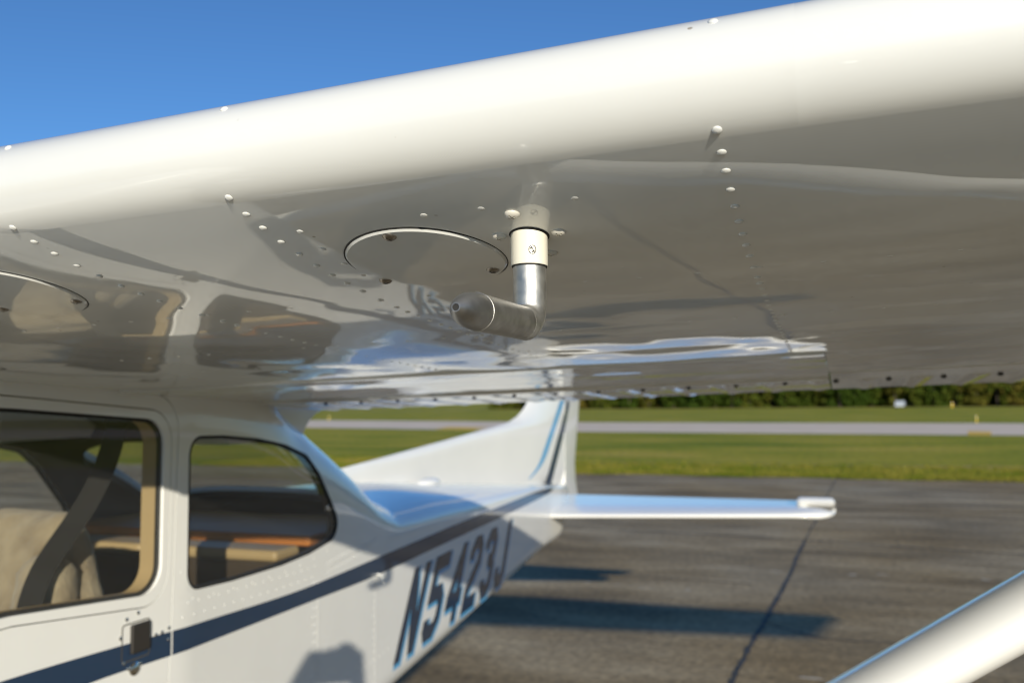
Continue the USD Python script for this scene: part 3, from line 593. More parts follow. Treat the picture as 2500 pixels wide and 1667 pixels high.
# tail: fin, rudder, stabilizers, elevators
def fin_mesh():
    rings = []
    LEz, LEy = [1.30, 1.606, 1.715, 1.735, 1.765, 1.80, 1.835, 1.87, 2.50, 2.55], [2.10, 2.46, 4.06, 4.31, 4.46, 4.56, 4.63, 4.68, 5.16, 5.24]
    for z in np.r_[1.30, np.linspace(1.36, 1.606, 6), np.linspace(1.62, 1.715, 12), np.linspace(1.722, 1.88, 18), np.linspace(1.95, 2.50, 6), 2.54, 2.555]:
        a = float(np.interp(z, LEz, LEy)); b = 5.285
        if z < 1.606: a = 2.46
        t = np.linspace(0, 1, 40) ** 1.6; y = a + (b - a) * t
        h = 0.040 * (1 - np.exp(-np.maximum(y - a, 0) / 0.16)) * np.clip((z - 1.2) / 0.2, 0.3, 1) * np.clip(0.55 + 0.45 * (y - 4.0) / 0.8, 0.45, 1)
        if z > 2.52: h = h * (0.6 if z < 2.55 else 0.1)
        h[0] = 0.0004
        rings.append(np.vstack([np.stack([h, y, np.full(40, z)], 1), np.stack([-h, y, np.full(40, z)], 1)[::-1]]))
    return loft(rings)
fin = obj('fin', fin_mesh(), WHITE, plane, smooth=40)
def rud_mesh():
    rings = []
    for z in np.linspace(1.165, 2.62, 34):
        b = float(np.interp(z, [1.165, 1.185, 1.30, 1.43, 1.85, 2.62], [5.735, 5.728, 5.672, 5.655, 5.795, 6.04])); a = 5.297
        t = np.linspace(0, 1, 16); y = a + (b - a) * t; h = 0.036 * (1 - t) ** 0.85 + 0.0035
        c = -0.16 * (y - a)                       # rudder turned slightly
        rings.append(np.vstack([np.stack([h + c * 0.0, y, np.full(16, z)], 1), np.stack([-h, y, np.full(16, z)], 1)[::-1]]))
    return loft(rings)
obj('rudder', rud_mesh(), WHITE, plane, smooth=40)
def on_fin(poly_pts, off=0.0415):
    return trimesh.Trimesh(np.array([[off, y, z] for y, z in poly_pts], float), [(i, i + 1, i + 2) for i in range(0, len(poly_pts) - 2)], process=False)
def fin_band(c, w, mat_, name):
    c = np.array(c, float); ww = np.asarray(w); P = []
    for s in (0, 1): P.append([[0.0425, y + (wi if s else 0), z] for (y, z), wi in zip(c, ww)])
    obj(name, grid(np.array(P)), mat_, fin, smooth=True, label=('light blue' if mat_ is SKYBLUE else 'navy') + ' stripe sweeping up the fin')
def fin_band(z, y0, w, mat_, lab):
    P = []
    for k in np.linspace(0, 1, 9):
        y = y0 + w * k; t = np.clip((y - 5.297) / 0.42, 0, 1)
        h = np.where(y < 5.291, 0.040 * np.clip(0.55 + 0.45 * (y - 4.0) / 0.8, 0.45, 1) + 0.0020, 0.036 * (1 - t) ** 0.85 + 0.0035 + 0.0018)
        P.append(np.stack([h, y, z], 1))
    obj('stripe', grid(np.array(P)), mat_, fin, smooth=True, label=lab)
z = np.linspace(1.400, 2.05, 26)
fin_band(z, 4.655 + (z - 1.40) * 1.20 - 0.10 * (1 - np.clip((z - 1.40) / 0.10, 0, 1)) ** 2, 0.03 + 0.065 * np.clip((z - 1.40) / 0.12, 0, 1) ** 0.7, SKYBLUE, 'light blue stripe sweeping up the fin')
z = np.linspace(1.338, 1.98, 26)
fin_band(z, 4.850 + (z - 1.338) * 1.02, 0.135 - 0.03 * (z - 1.338) / 0.5, NAVY, 'navy stripe sweeping up the fin onto the rudder')
def stab_mesh():
    rings = []
    for x in np.r_[0.06, np.linspace(0.12, 1.50, 12), 1.58, 1.64, 1.68, 1.705, 1.72]:
        a = np.interp(x, [0.06, 1.56, 1.64, 1.68, 1.705, 1.72], [4.36, 4.78, 4.805, 4.84, 4.89, 4.97]); b = 5.275 if x <= 1.50 else np.interp(x, [1.50, 1.505, 1.72], [5.275, 5.00, 5.00])
        t = 0.5 - 0.5 * np.cos(np.linspace(0, np.pi, 18)); y = a + (b - a) * t
        k = 1.0 if x < 1.6 else max(0.1, math.cos((x - 1.6) / 0.125 * 1.45))
        h = 0.032 * k * (np.sqrt(np.clip(t * 3.2, 0, 1)) if x <= 1.5 else np.sqrt(np.clip(np.sin(np.pi * np.clip(t * 0.9, 0, 1)), 0, 1)))
        zc_ = 1.207
        rings.append(np.vstack([np.stack([np.full(18, x), y, zc_ + h + 0.004], 1), np.stack([np.full(18, x), y, zc_ - h], 1)[::-1][1:-1]]))
    return loft(rings)
def elev_mesh():
    dl = math.radians(-11.5); hy, hz = 5.29, 1.210; parts = []
    def R(y, z): return hy + (y - hy) * math.cos(dl) - (z) * math.sin(dl), hz + (y - hy) * math.sin(dl) + z * math.cos(dl)
    rings = []
    for x in np.linspace(0.16, 1.72, 14):
        t = np.linspace(0, 1, 12); y = 5.30 + 0.42 * t; h = 0.030 * (1 - t) ** 0.9 + 0.002
        top = [R(a, b) for a, b in zip(y, h)]; bot = [R(a, -b) for a, b in zip(y, h)][::-1]
        rings.append(np.array([[x, *p] for p in top + bot]))
    parts.append(loft(rings)); rings = []
    for x in np.r_[1.512, 1.516, 1.525, np.linspace(1.54, 1.69, 5), 1.705, 1.715, 1.722]:
        k = min(1.0, math.sqrt(max(0.02, 1 - (max(0, 1.535 - x) / 0.024) ** 2)), math.sqrt(max(0.02, 1 - (max(0, x - 1.695) / 0.0275) ** 2)))
        t = np.linspace(0, 1, 14); y = 4.995 + 0.012 * (1 - k) + 0.30 * t; h = 0.028 * k * np.minimum(1, np.sqrt(np.clip(t * 6, 0, 1)) + 0.02)
        rings.append(np.array([[x, *R(a, b)] for a, b in zip(y, h)] + [[x, *R(a, -b)] for a, b in zip(y[::-1], h[::-1])]))
    parts.append(loft(rings)); return parts
for f_ in ((lambda t: t), mirror):
    obj('stabilizer', f_(stab_mesh()), WHITE, plane, smooth=45)
    e, h = elev_mesh(); el = obj('elevator', f_(e), WHITE, plane, smooth=35); obj('balance_horn', f_(h), WHITE, el, smooth=45)
obj('tail_fitting', loft([np.array([[sx * w_, y, z] for sx, z in ((1, zb_), (1, zt_), (-1, zt_), (-1, zb_))]) for y, w_, zb_, zt_ in ((4.80, 0.06, 1.09, 1.18), (5.02, 0.05, 1.12, 1.19), (5.20, 0.03, 1.17, 1.195))]), DARK, plane)
obj('root_fairing', prism_x(Polygon([(1.25, 1.76), (1.25, 1.865), (1.652, 1.838), (1.61, 1.826), (1.578, 1.808), (1.556, 1.785), (1.545, 1.765)]), 0.25, 0.452), WHITE, plane)
obj('root_fairing', prism_x(Polygon([(1.25, 1.76), (1.25, 1.865), (1.652, 1.838), (1.61, 1.826), (1.578, 1.808), (1.556, 1.785), (1.545, 1.765)]), -0.452, -0.25), WHITE, plane)
bea = rbox((0.05, 0.10, 0.016), 0.007, (0.30, 2.95, 0)); 
obj('deck_antenna', T(m3.Manifold.sphere(1.0, 24).scale((0.035, 0.10, 0.022)).translate((0.10, 3.05, 1.512))), WHITE, plane)

# engine cowling, spinner, propeller and wheels (ahead of and below the picture, seen from other sides)
def cowl_ring(y, w, zb, zt, n=3.0):
    t = np.arange(56) * 2 * np.pi / 56; c, s = np.cos(t), np.sin(t)
    return np.stack([w * np.sign(c) * np.abs(c) ** (2 / n), np.full(56, y), (zb + zt) / 2 + (zt - zb) / 2 * np.sign(s) * np.abs(s) ** (2 / n)], 1)
obj('engine_cowling', loft([cowl_ring(-0.502, 0.498, 0.82, 1.458), cowl_ring(-0.8, 0.47, 0.83, 1.44), cowl_ring(-1.1, 0.42, 0.86, 1.41), cowl_ring(-1.26, 0.36, 0.90, 1.38), cowl_ring(-1.32, 0.26, 0.97, 1.33)]), WHITE, plane, smooth=40)
th2 = np.arange(32) * 2 * np.pi / 32
sp = obj('spinner', loft([np.stack([r * np.cos(th2), np.full(32, y), 1.17 + r * np.sin(th2)], 1) for y, r in ((-1.33, 0.16), (-1.42, 0.155), (-1.52, 0.12), (-1.60, 0.06), (-1.63, 0.01))]), WHITE, plane, smooth=50)
for sg in (1, -1):
    rg = []
    for r in np.linspace(0.12, 0.94, 12):
        tw = math.radians(60 - 45 * r); c_ = 0.085 if r > 0.2 else 0.06; t = np.arange(12) * 2 * np.pi / 12
        u, v_ = c_ * np.cos(t) * (1 if r < 0.9 else 0.7), 0.011 * np.sin(t)
        rg.append(np.stack([u * math.cos(tw) - v_ * math.sin(tw), -1.39 + u * math.sin(tw) + v_ * math.cos(tw), np.full(12, 1.17 + sg * r)], 1))
    obj('propeller_blade', loft(rg), BLACKMETAL, plane, smooth=40)
def wheel(c, r, w, par):
    def rg(x, q): t = np.arange(36) * 2 * np.pi / 36; return np.stack([np.full(36, c[0] + x), c[1] + q * np.cos(t), c[2] + q * np.sin(t)], 1)
    ty = obj('wheel', loft([rg(-w * .3, r * .55), rg(-w * .48, r * .75), rg(-w * .42, r * .93), rg(-w * .2, r), rg(w * .2, r), rg(w * .42, r * .93), rg(w * .48, r * .75), rg(w * .3, r * .55)]), RUBBER, par, smooth=40)
    obj('rim', loft([rg(-w * .36, r * .15), rg(-w * .38, r * .5), rg(-w * .31, r * .56), rg(w * .31, r * .56), rg(w * .38, r * .5), rg(w * .36, r * .15)]), WHITE, ty)
for sg in (1, -1):
    obj('landing_gear_leg', tube([(sg * 0.40, 1.00, 0.90), (sg * 0.75, 1.02, 0.66), (sg * 1.08, 1.04, 0.36), (sg * 1.20, 1.04, 0.21)], [0.04, 0.034, 0.028, 0.024], 16), WHITE, plane)
    wheel((sg * 1.30, 1.04, 0.205), 0.205, 0.15, plane)
obj('nose_gear_leg', tube([(0, -0.80, 0.88), (0, -0.86, 0.45), (0, -0.88, 0.22)], [0.05, 0.035, 0.03], 16), WHITE, plane); wheel((0, -0.88, 0.18), 0.18, 0.13, plane)

# cabin interior
obj('cabin_floor', trimesh.creation.box((0.98, 2.3, 0.02), trimesh.transformations.translation_matrix([0, 0.75, 0.93])), BROWN, plane, smooth=False)
obj('instrument_panel', rbox((0.98, 0.08, 0.34), 0.02, (0, -0.02, 1.42)), BLACKMETAL, plane)
def seat_back(cx):
    a = m3.Manifold.sphere(0.055, 20); pts = [(-0.15, 0.0, 0), (0.15, 0.0, 0), (-0.16, 0.0, 0.36), (0.16, 0.0, 0.36), (-0.07, 0.03, 0.50), (0.07, 0.03, 0.50)]
    return m3.Manifold.batch_hull([a.translate(p) for p in pts]).rotate((-7, 0, 0)).translate((cx, 0.80, 1.10))
for cx in (0.262, -0.262):
    s = obj('seat', rbox((0.44, 0.46, 0.14), 0.045, (cx, 0.60, 1.06)), BROWN, plane, smooth=50)
    sb = T(seat_back(cx).refine_to_length(0.02)); sb = trimesh.Trimesh(sb.vertices, sb.faces, process=True)
    sb.vertices += sb.vertex_normals * ((meshkit.fbm(sb.vertices * 26, 3, 2) - 0.5) * 0.016)[:, None]
    obj('sheepskin_cover', sb, FLEECE, s, smooth=True)
    bo = T((m3.Manifold.batch_hull([m3.Manifold.sphere(0.052, 20).translate(p) for p in ((cx + 0.155, 0.75, 1.15), (cx + 0.158, 0.765, 1.40), (cx + 0.150, 0.79, 1.535))])).refine_to_length(0.02)); bo = trimesh.Trimesh(bo.vertices, bo.faces, process=True)
    bo.vertices += bo.vertex_normals * ((meshkit.fbm(bo.vertices * 26, 3, 5) - 0.5) * 0.014)[:, None]
    obj('side_bolster', bo, FLEECE, s, smooth=True)
def belt(pts, w=0.038):
    from scipy.interpolate import CubicSpline
    p = np.asarray(pts, float); s = np.linspace(0, 1, len(p)); q = CubicSpline(s, p)(np.linspace(0, 1, 30)); t = np.gradient(q, axis=0); t /= np.linalg.norm(t, axis=1, keepdims=True)
    d = np.cross(t, [0.75, -0.55, 0.2]); d /= np.linalg.norm(d, axis=1, keepdims=True); n = np.cross(d, t) * 0.0009
    return loft([np.array([a + w / 2 * b + c, a - w / 2 * b + c, a - w / 2 * b - c, a + w / 2 * b - c]) for a, b, c in zip(q, d, n)])
obj('seat_belt', belt([(0.475, 0.885, 1.835), (0.468, 0.825, 1.68), (0.462, 0.745, 1.585), (0.468, 0.695, 1.49), (0.47, 0.67, 1.30), (0.46, 0.70, 1.05)]), BELT, plane, smooth=30)
obj('rear_bench', rbox((0.88, 0.44, 0.14), 0.04, (0, 1.33, 1.05)), BROWN, plane, smooth=50)
for cx in (0.215, -0.215):
    rb_ = obj('rear_seat_back', rbox((0.405, 0.10, 0.40), 0.04, (cx, 1.55, 1.275)), BROWN, plane, smooth=50)
    obj('seat_piping', rbox((0.395, 0.112, 0.030), 0.012, (cx, 1.546, 1.466)), TAN, rb_, smooth=50)
obj('baggage_shelf', rbox((0.84, 0.40, 0.03), 0.01, (0, 1.83, 1.485)), ORANGE, plane)

# ------------------------------------------------------------------ trees along the far edge of the field
LEAF = mat('tree_leaves', {
    'o': ('object_info', {}), 'g': ('geometry', {}), 'n': ('noise_texture', {'scale': 0.55, 'detail': 3.0}),
    'ad': ('math', {'math_type': 'multiply_add', 'value2': 0.55, 'value3': 0.0}),
    'a2': ('math', {'math_type': 'multiply_add', 'value2': 0.62}),
    'r': ('rgb_ramp', {'ramp': [(0.2, (0.030, 0.060, 0.010)), (0.45, (0.058, 0.090, 0.014)), (0.65, (0.095, 0.110, 0.018)), (0.85, (0.15, 0.125, 0.025))]}),
    'd': ('diffuse_bsdf', {}), 't': ('translucent_bsdf', {}), 'm': ('mix_closure', {'fac': 0.3})},
    [('o.random', 'ad.value1'), ('g.position', 'n.vector'), ('n.fac', 'a2.value1'), ('ad.value', 'a2.value3'), ('a2.value', 'r.fac'), ('r.color', 'd.color'), ('r.color', 't.color'),
     ('d.BSDF', 'm.closure1'), ('t.BSDF', 'm.closure2')], surface='m.closure')
BARK = plain('bark', (0.06, 0.045, 0.032), 0.9)
def crown(seed, h, w, low):
    r = np.random.default_rng(seed); V, F = [], []
    for c in range(70):
        u = r.random(); z = low + (h - low) * u; rad = w * math.sqrt(max(0.05, 1 - ((u - 0.38) / 0.66) ** 2)) * (0.35 + 0.65 * r.random())
        a = r.random() * 2 * np.pi; cc = np.array([rad * math.cos(a), rad * math.sin(a), z]); cr = 0.55 + 0.75 * r.random()
        n = 48; d = r.normal(size=(n, 3)); d /= np.linalg.norm(d, axis=1, keepdims=True); p = cc + d * cr * (0.55 + 0.45 * r.random((n, 1))) * [1, 1, 0.8]
        p[:, 2] = np.maximum(p[:, 2], 0.05)
        nn = d + 0.6 * r.normal(size=(n, 3)); e1 = np.cross(nn, r.normal(size=(n, 3))); e1 /= np.linalg.norm(e1, axis=1, keepdims=True); e2 = np.cross(nn, e1); e2 /= np.linalg.norm(e2, axis=1, keepdims=True)
        s = (0.20 + 0.16 * r.random((n, 1)))
        q = np.stack([p - e1 * s, p + e2 * s * 0.7, p + e1 * s, p - e2 * s * 0.7], 1)
        base = sum(len(x) for x in V); V.append(q.reshape(-1, 3)); i = base + np.arange(n)[:, None] * 4
        F.append(np.vstack([np.c_[i, i + 1, i + 2], np.c_[i, i + 2, i + 3]]))
    return trimesh.Trimesh(np.vstack(V), np.vstack(F), process=False)
protos = []
kinds = [(9.5, 3.1, 0.2), (11.5, 3.4, 0.7), (8.0, 3.3, 0.1), (12.5, 2.8, 0.4), (6.5, 2.9, 0.1)]
for i, (h, w, lo) in enumerate(kinds):
    c = UsdGeom.Xform(stage.CreateClassPrim(f'/World/tree_kind_{i + 1:03d}')); stage.GetPrimAtPath(f'/World/tree_kind_{i + 1:03d}').SetTypeName('Xform')
    pr = stage.GetPrimAtPath(f'/World/tree_kind_{i + 1:03d}')
    usdkit.mesh(stage, f'{pr.GetPath()}/trunk', tube([(0, 0, -0.2), (0.1, 0.05, h * 0.3), (0.0, 0.1, h * 0.62)], [0.26, 0.19, 0.08], 9), BARK, smooth=60)
    usdkit.mesh(stage, f'{pr.GetPath()}/crown', crown(40 + i, h, w, lo), LEAF, smooth=False)
    protos.append(pr)
KINDNAME = ['mid-height round bushy tree', 'tall round-crowned tree', 'broad low spreading tree', 'tall narrow tree', 'short thick shrub-like tree']
xs_t = []; x = -72.0
while x < 62: xs_t.append(x); x += 3.0 + 2.2 * random.random()
trees = []
for x in xs_t: trees.append((x, 219 - 0.018 * x + random.uniform(-2.5, 3.5), random.choice([0, 0, 1, 2, 2, 3, 4])))
bearing = lambda x, y: math.atan2(x - EYE[0], y - EYE[1])
CAR = (13.0, 192.0); cb = bearing(*CAR)
lefts = sorted([t for t in trees if bearing(t[0], t[1]) < cb], key=lambda t: -bearing(t[0], t[1])); rights = sorted([t for t in trees if bearing(t[0], t[1]) >= cb], key=lambda t: bearing(t[0], t[1]))
ORD = ['first', 'second', 'third', 'fourth', 'fifth', 'sixth', 'seventh', 'eighth', 'ninth', 'tenth', 'eleventh', 'twelfth', 'thirteenth', 'fourteenth', 'fifteenth', 'sixteenth', 'seventeenth', 'eighteenth', 'nineteenth', 'twentieth',
       'twenty-first', 'twenty-second', 'twenty-third', 'twenty-fourth', 'twenty-fifth', 'twenty-sixth', 'twenty-seventh', 'twenty-eighth', 'twenty-ninth', 'thirtieth']
for side_, lst in (('left', lefts), ('right', rights)):
    for q, (x, y, k) in enumerate(lst):
        t = thing('tree', f'{KINDNAME[k]}, {ORD[q]} tree {side_} of the pale car along the far field', 'tree', (x, y, -0.02), random.uniform(0, 360), 'trees lining the far edge of the airfield', random.uniform(0.85, 1.15))
        t.GetReferences().AddInternalReference(protos[k].GetPath()); t.SetInstanceable(True)

ug = []
for k in range(7):
    c = crown(90 + k, 6.5 + 1.5 * random.random(), 4.2, 0.0); base = c.vertices.copy()
    for q in range(8):
        x = -84 + (k + 7 * q) * 2.75 + random.uniform(-0.8, 0.8); a = random.uniform(0, 6.28)
        c2 = trimesh.Trimesh(base @ np.array([[math.cos(a), math.sin(a), 0], [-math.sin(a), math.cos(a), 0], [0, 0, 1]]) * [1.1, 1.0, 1.0] + [x, 226 - 0.018 * x + random.uniform(-1, 2), 0], c.faces, process=False); ug.append(c2)
obj('undergrowth', cat(ug), LEAF, smooth=False, kind='stuff', label='dense dark bushes filling the gaps behind the row of far trees', category='bushes')

# far grass tufts at the apron edge
tuft_v, tuft_f = [], []
for b in range(9):
    a = random.random() * 6.28; r0 = 0.03 * random.random(); h = 0.05 + 0.06 * random.random(); lx, ly = math.cos(a) * 0.04, math.sin(a) * 0.04
    px, py = r0 * math.cos(a * 3), r0 * math.sin(a * 3); wx, wy = -math.sin(a) * 0.006, math.cos(a) * 0.006; n = len(tuft_v)
    tuft_v += [(px - wx, py - wy, 0), (px + wx, py + wy, 0), (px + lx, py + ly, h)]; tuft_f.append((n, n + 1, n + 2))
BLADE = mat('grass_blades', {'o': ('geometry', {}), 'n': ('noise_texture', {'scale': 0.8, 'detail': 3.0}), 'r': ('rgb_ramp', {'ramp': [(0.35, (0.15, 0.19, 0.02)), (0.65, (0.34, 0.29, 0.055))]}), 'd': ('diffuse_bsdf', {}), 't': ('translucent_bsdf', {}), 'm': ('mix_closure', {'fac': 0.35})},
    [('o.position', 'n.vector'), ('n.fac', 'r.fac'), ('r.color', 'd.color'), ('r.color', 't.color'), ('d.BSDF', 'm.closure1'), ('t.BSDF', 'm.closure2')], surface='m.closure')
pi = UsdGeom.PointInstancer.Define(stage, '/World/grass_verge')
usdkit.mesh(stage, '/World/grass_verge/tuft', (np.array(tuft_v), np.array(tuft_f)), BLADE)
pi.CreatePrototypesRel().SetTargets(['/World/grass_verge/tuft'])
N = 9000; gx = RNG.uniform(-17, 11, N); gy = np.interp(gx, [p[0] for p in apron_edge], [p[1] for p in apron_edge]) + 0.02 + 4.5 * RNG.random(N) ** 1.8
pi.CreatePositionsAttr(Vt.Vec3fArray.FromNumpy(np.c_[gx, gy, np.full(N, -0.014)].astype(np.float32)))
pi.CreateProtoIndicesAttr(Vt.IntArray.FromNumpy(np.zeros(N, np.int32)))
an = RNG.random(N) * np.pi; pi.CreateOrientationsAttr(Vt.QuathArray([Gf.Quath(float(math.cos(a)), 0.0, 0.0, float(math.sin(a))) for a in an]))
sc = (0.7 + 0.9 * RNG.random(N)).astype(np.float32); pi.CreateScalesAttr(Vt.Vec3fArray.FromNumpy(np.stack([sc, sc, sc], 1)))
tag(pi.GetPrim(), 'mown grass growing along the edge of the dark apron', 'grass', kind='stuff')

# ------------------------------------------------------------------ marker posts, distant car
YPLAST = plain('yellow_plastic', (0.62, 0.42, 0.03), 0.5)
for (x, y, h, w, lab) in ((11.4, 75.2, 0.55, 0.09, 'thin yellow marker post on the far runway edge, at the right'), (-52.0, 87.6, 0.55, 0.09, 'thin yellow marker post on the far runway edge, left, beside the cabin roof'), (22.7, 197.0, 1.05, 0.34, 'stout yellow marker standing at the foot of the far trees right of the pale car')):
    t = thing('marker_post', lab, 'marker post', (x, y, -0.01))
    obj('post', loft([ring_xy((0, 0), w * 0.7, 0.0, 16), ring_xy((0, 0), w / 2, 0.05, 16), ring_xy((0, 0), w / 2, h * 0.93, 16), ring_xy((0, 0), w * 0.3, h, 16)]), YPLAST, t)
    obj('reflective_band', loft([ring_xy((0, 0), w / 2 + 0.002, h * 0.7, 16), ring_xy((0, 0), w / 2 + 0.002, h * 0.82, 16)]), WHITE, t)
car = thing('parked_car', 'small pale silver car standing in front of the far trees', 'car', (*CAR, -0.004), 82)
pr_ = Polygon([(-2.1, 0.30), (-2.12, 0.75), (-1.9, 0.88), (-1.1, 0.95), (-0.55, 1.38), (0.75, 1.42), (1.45, 0.98), (2.05, 0.86), (2.12, 0.5), (2.08, 0.28)])
t = trimesh.creation.extrude_polygon(pr_, 1.66, engine='earcut'); v = t.vertices; t.vertices = np.stack([v[:, 0], v[:, 2] - 0.83, v[:, 1]], 1); t.fix_normals()
obj('body', t, plain('silver_car_paint', (0.42, 0.45, 0.49), 0.35, coat_weight=0.6), car, smooth=20)
for sy in (1, -1):
    for pts in ([(-1.0, 0.98), (-0.52, 1.32), (0.05, 1.35), (0.05, 0.98)], [(0.12, 0.98), (0.12, 1.35), (0.72, 1.35), (1.25, 0.99)]):
        vv, ff = tri2d(Polygon(pts)); obj('side_window', trimesh.Trimesh(np.c_[vv[:, 0], np.full(len(vv), sy * 0.834), vv[:, 1]], ff, process=False), BLACKMETAL, car, smooth=False)
    for xx in (-1.3, 1.35):
        w_ = trimesh.creation.cylinder(0.31, 0.2, sections=24); w_.apply_transform(trimesh.transformations.rotation_matrix(np.pi / 2, [1, 0, 0])); w_.apply_translation([xx, sy * 0.76, 0.31]); obj('wheel', w_, RUBBER, car)
obj('windscreen', trimesh.Trimesh([(0.80, -0.70, 1.385), (0.80, 0.70, 1.385), (1.40, 0.74, 1.015), (1.40, -0.74, 1.015)], [(0, 1, 2), (0, 2, 3)], process=False), BLACKMETAL, car, smooth=False)
# ------------------------------------------------------------------ the photographer, whose shadow falls on the fuselage
HB = np.array([0.340, -0.940, 0.0]); PR = np.array([0.940, 0.340, 0.0]); PF = -HB
PBASE = np.array([EYE[0], EYE[1], 0.0]) + HB * 0.43
def L2W(p): p = np.atleast_2d(np.asarray(p, float)); return PBASE + p[:, :1] * PR + p[:, 1:2] * PF + p[:, 2:3] * np.array([0, 0, 1.0])
def bones(segs, seg=16):
    hs = [m3.Manifold.batch_hull([m3.Manifold.sphere(r, seg).translate(tuple(map(float, p))) for p, r in sg]) for sg in segs]
    return m3.Manifold.batch_boolean(hs, m3.OpType.Add)
def soft(mf, edge=0.02, it=8):
    t = T(mf.refine_to_length(edge)); t = trimesh.Trimesh(t.vertices, t.faces, process=True); trimesh.smoothing.filter_taubin(t, iterations=it); return t
def to_world(t): t = t.copy(); t.vertices = L2W(t.vertices); return t
eyeL = np.array([0.0, 0.43, EYE[2]])
def arm(s):
    return [(s * 0.190, -0.02, 1.435), (s * 0.265 - 0.02, 0.150, 1.53), (s * 0.080 - 0.035, 0.325, EYE[2] - 0.085)]
HZ = 1.690
skin = []
skin.append([((0, -0.005, 1.42), 0.060), ((0, 0.035, HZ - 0.09), 0.058)])                       # neck
skin.append([((0, 0.03, HZ + 0.022), 0.092), ((0, 0.075, HZ + 0.015), 0.082), ((0, 0.06, HZ + 0.03), 0.088)])
skin.append([((0, 0.055, HZ - 0.01), 0.075), ((0, 0.105, HZ - 0.088), 0.030), ((0.028, 0.09, HZ - 0.075), 0.032), ((-0.028, 0.09, HZ - 0.075), 0.032)])   # jaw
skin.append([((0, 0.150, HZ + 0.005), 0.009), ((0, 0.168, HZ - 0.032), 0.013), ((0.010, 0.154, HZ - 0.036), 0.009), ((-0.010, 0.154, HZ - 0.036), 0.009)])   # nose
skin.append([((-0.020, 0.136, HZ - 0.062), 0.0075), ((0.020, 0.136, HZ - 0.062), 0.0075), ((0, 0.143, HZ - 0.061), 0.008)])
for s in (-1, 1):
    skin.append([((s * 0.090, 0.028, HZ + 0.010), 0.012), ((s * 0.086, 0.030, HZ - 0.030), 0.010)])
    skin.append([((s * 0.045, 0.135, HZ + 0.022), 0.011), ((s * 0.018, 0.145, HZ + 0.024), 0.010)])   # brow
skin.append([((-0.145, -0.02, 1.40), 0.068), ((0.145, -0.02, 1.40), 0.068), ((0, 0.0, 1.43), 0.066), ((-0.11, 0.0, 1.12), 0.088), ((0.11, 0.0, 1.12), 0.088)])
skin.append([((-0.11, 0.0, 1.12), 0.088), ((0.11, 0.0, 1.12), 0.088), ((-0.10, -0.01, 0.93), 0.098), ((0.10, -0.01, 0.93), 0.098)])
for s in (-1, 1):
    a, e, w = arm(s)
    skin += [[(a, 0.055), (e, 0.042)], [(e, 0.042), (w, 0.027)]]
    hx = s * 0.060 - 0.018
    skin.append([(w, 0.026), ((hx, 0.345, EYE[2] - 0.040), 0.016), ((hx + s * 0.004, 0.350, EYE[2] + 0.004), 0.014), ((hx, 0.325, EYE[2] - 0.050), 0.016)])   # palm at the side of the camera
    if s < 0: skin.append([((hx - 0.012, 0.345, EYE[2] - 0.035), 0.020), ((hx + 0.030, 0.335, EYE[2] + 0.014), 0.013)])
    for k, (dz, ln, r) in enumerate(((0.010, 0.88, 0.0088), (-0.010, 1.0, 0.0090), (-0.029, 0.93, 0.0086), (-0.047, 0.75, 0.0078))):
        b0 = (hx + s * 0.006, 0.350, EYE[2] + dz); b1 = (hx + s * 0.004, 0.350 + 0.034 * ln, EYE[2] + dz + 0.002); b2 = (hx - s * 0.020 * ln, 0.350 + 0.046 * ln, EYE[2] + dz); b3 = (hx - s * 0.040 * ln, 0.350 + 0.042 * ln, EYE[2] + dz - 0.002)
        skin += [[(b0, r * 1.08), (b1, r)], [(b1, r), (b2, r * 0.94)], [(b2, r * 0.94), (b3, r * 0.82)]]
    t0 = (hx - s * 0.002, 0.322, EYE[2] - 0.042); t1 = (hx - s * 0.020, 0.308, EYE[2] - 0.018); t2 = (hx - s * 0.036, 0.312, EYE[2] + 0.006)
    skin += [[(t0, 0.013), (t1, 0.0105)], [(t1, 0.0105), (t2, 0.009)]]
    skin += [[((s * 0.10, -0.01, 0.92), 0.083), ((s * 0.115, 0.02, 0.49), 0.054)], [((s * 0.115, 0.02, 0.49), 0.054), ((s * 0.12, -0.02, 0.09), 0.038)], [((s * 0.12, -0.03, 0.05), 0.035), ((s * 0.135, 0.14, 0.035), 0.030)]]
person = thing('person', 'person in dark jacket and jeans raising a camera ahead of the wing', 'person')
obj('body', to_world(soft(bones(skin), 0.0085, 5)), SKIN, person, smooth=True)
jk = [[((-0.155, -0.02, 1.40), 0.080), ((0.155, -0.02, 1.40), 0.080), ((0, -0.01, 1.435), 0.077), ((-0.12, 0.0, 1.12), 0.112), ((0.12, 0.0, 1.12), 0.112)], [((-0.12, 0.0, 1.12), 0.112), ((0.12, 0.0, 1.12), 0.112), ((-0.115, -0.01, 0.90), 0.122), ((0.115, -0.01, 0.90), 0.122)]]
for s in (-1, 1):
    a, e, w = arm(s); w2 = tuple(np.array(e) + (np.array(w) - np.array(e)) * 0.90)
    jk += [[(a, 0.075), (e, 0.058)], [(e, 0.058), (w2, 0.040)]]
obj('jacket', to_world(soft(bones(jk), 0.025, 8)), plain('dark_jacket', (0.03, 0.034, 0.045), 0.85), person, smooth=True)
tr = []
for s in (-1, 1): tr += [[((s * 0.095, -0.01, 0.91), 0.110), ((s * 0.115, 0.02, 0.49), 0.074)], [((s * 0.115, 0.02, 0.49), 0.074), ((s * 0.12, -0.02, 0.10), 0.058)]]
obj('trousers', to_world(soft(bones(tr), 0.03, 6)), plain('denim', (0.05, 0.075, 0.13), 0.9), person, smooth=True)
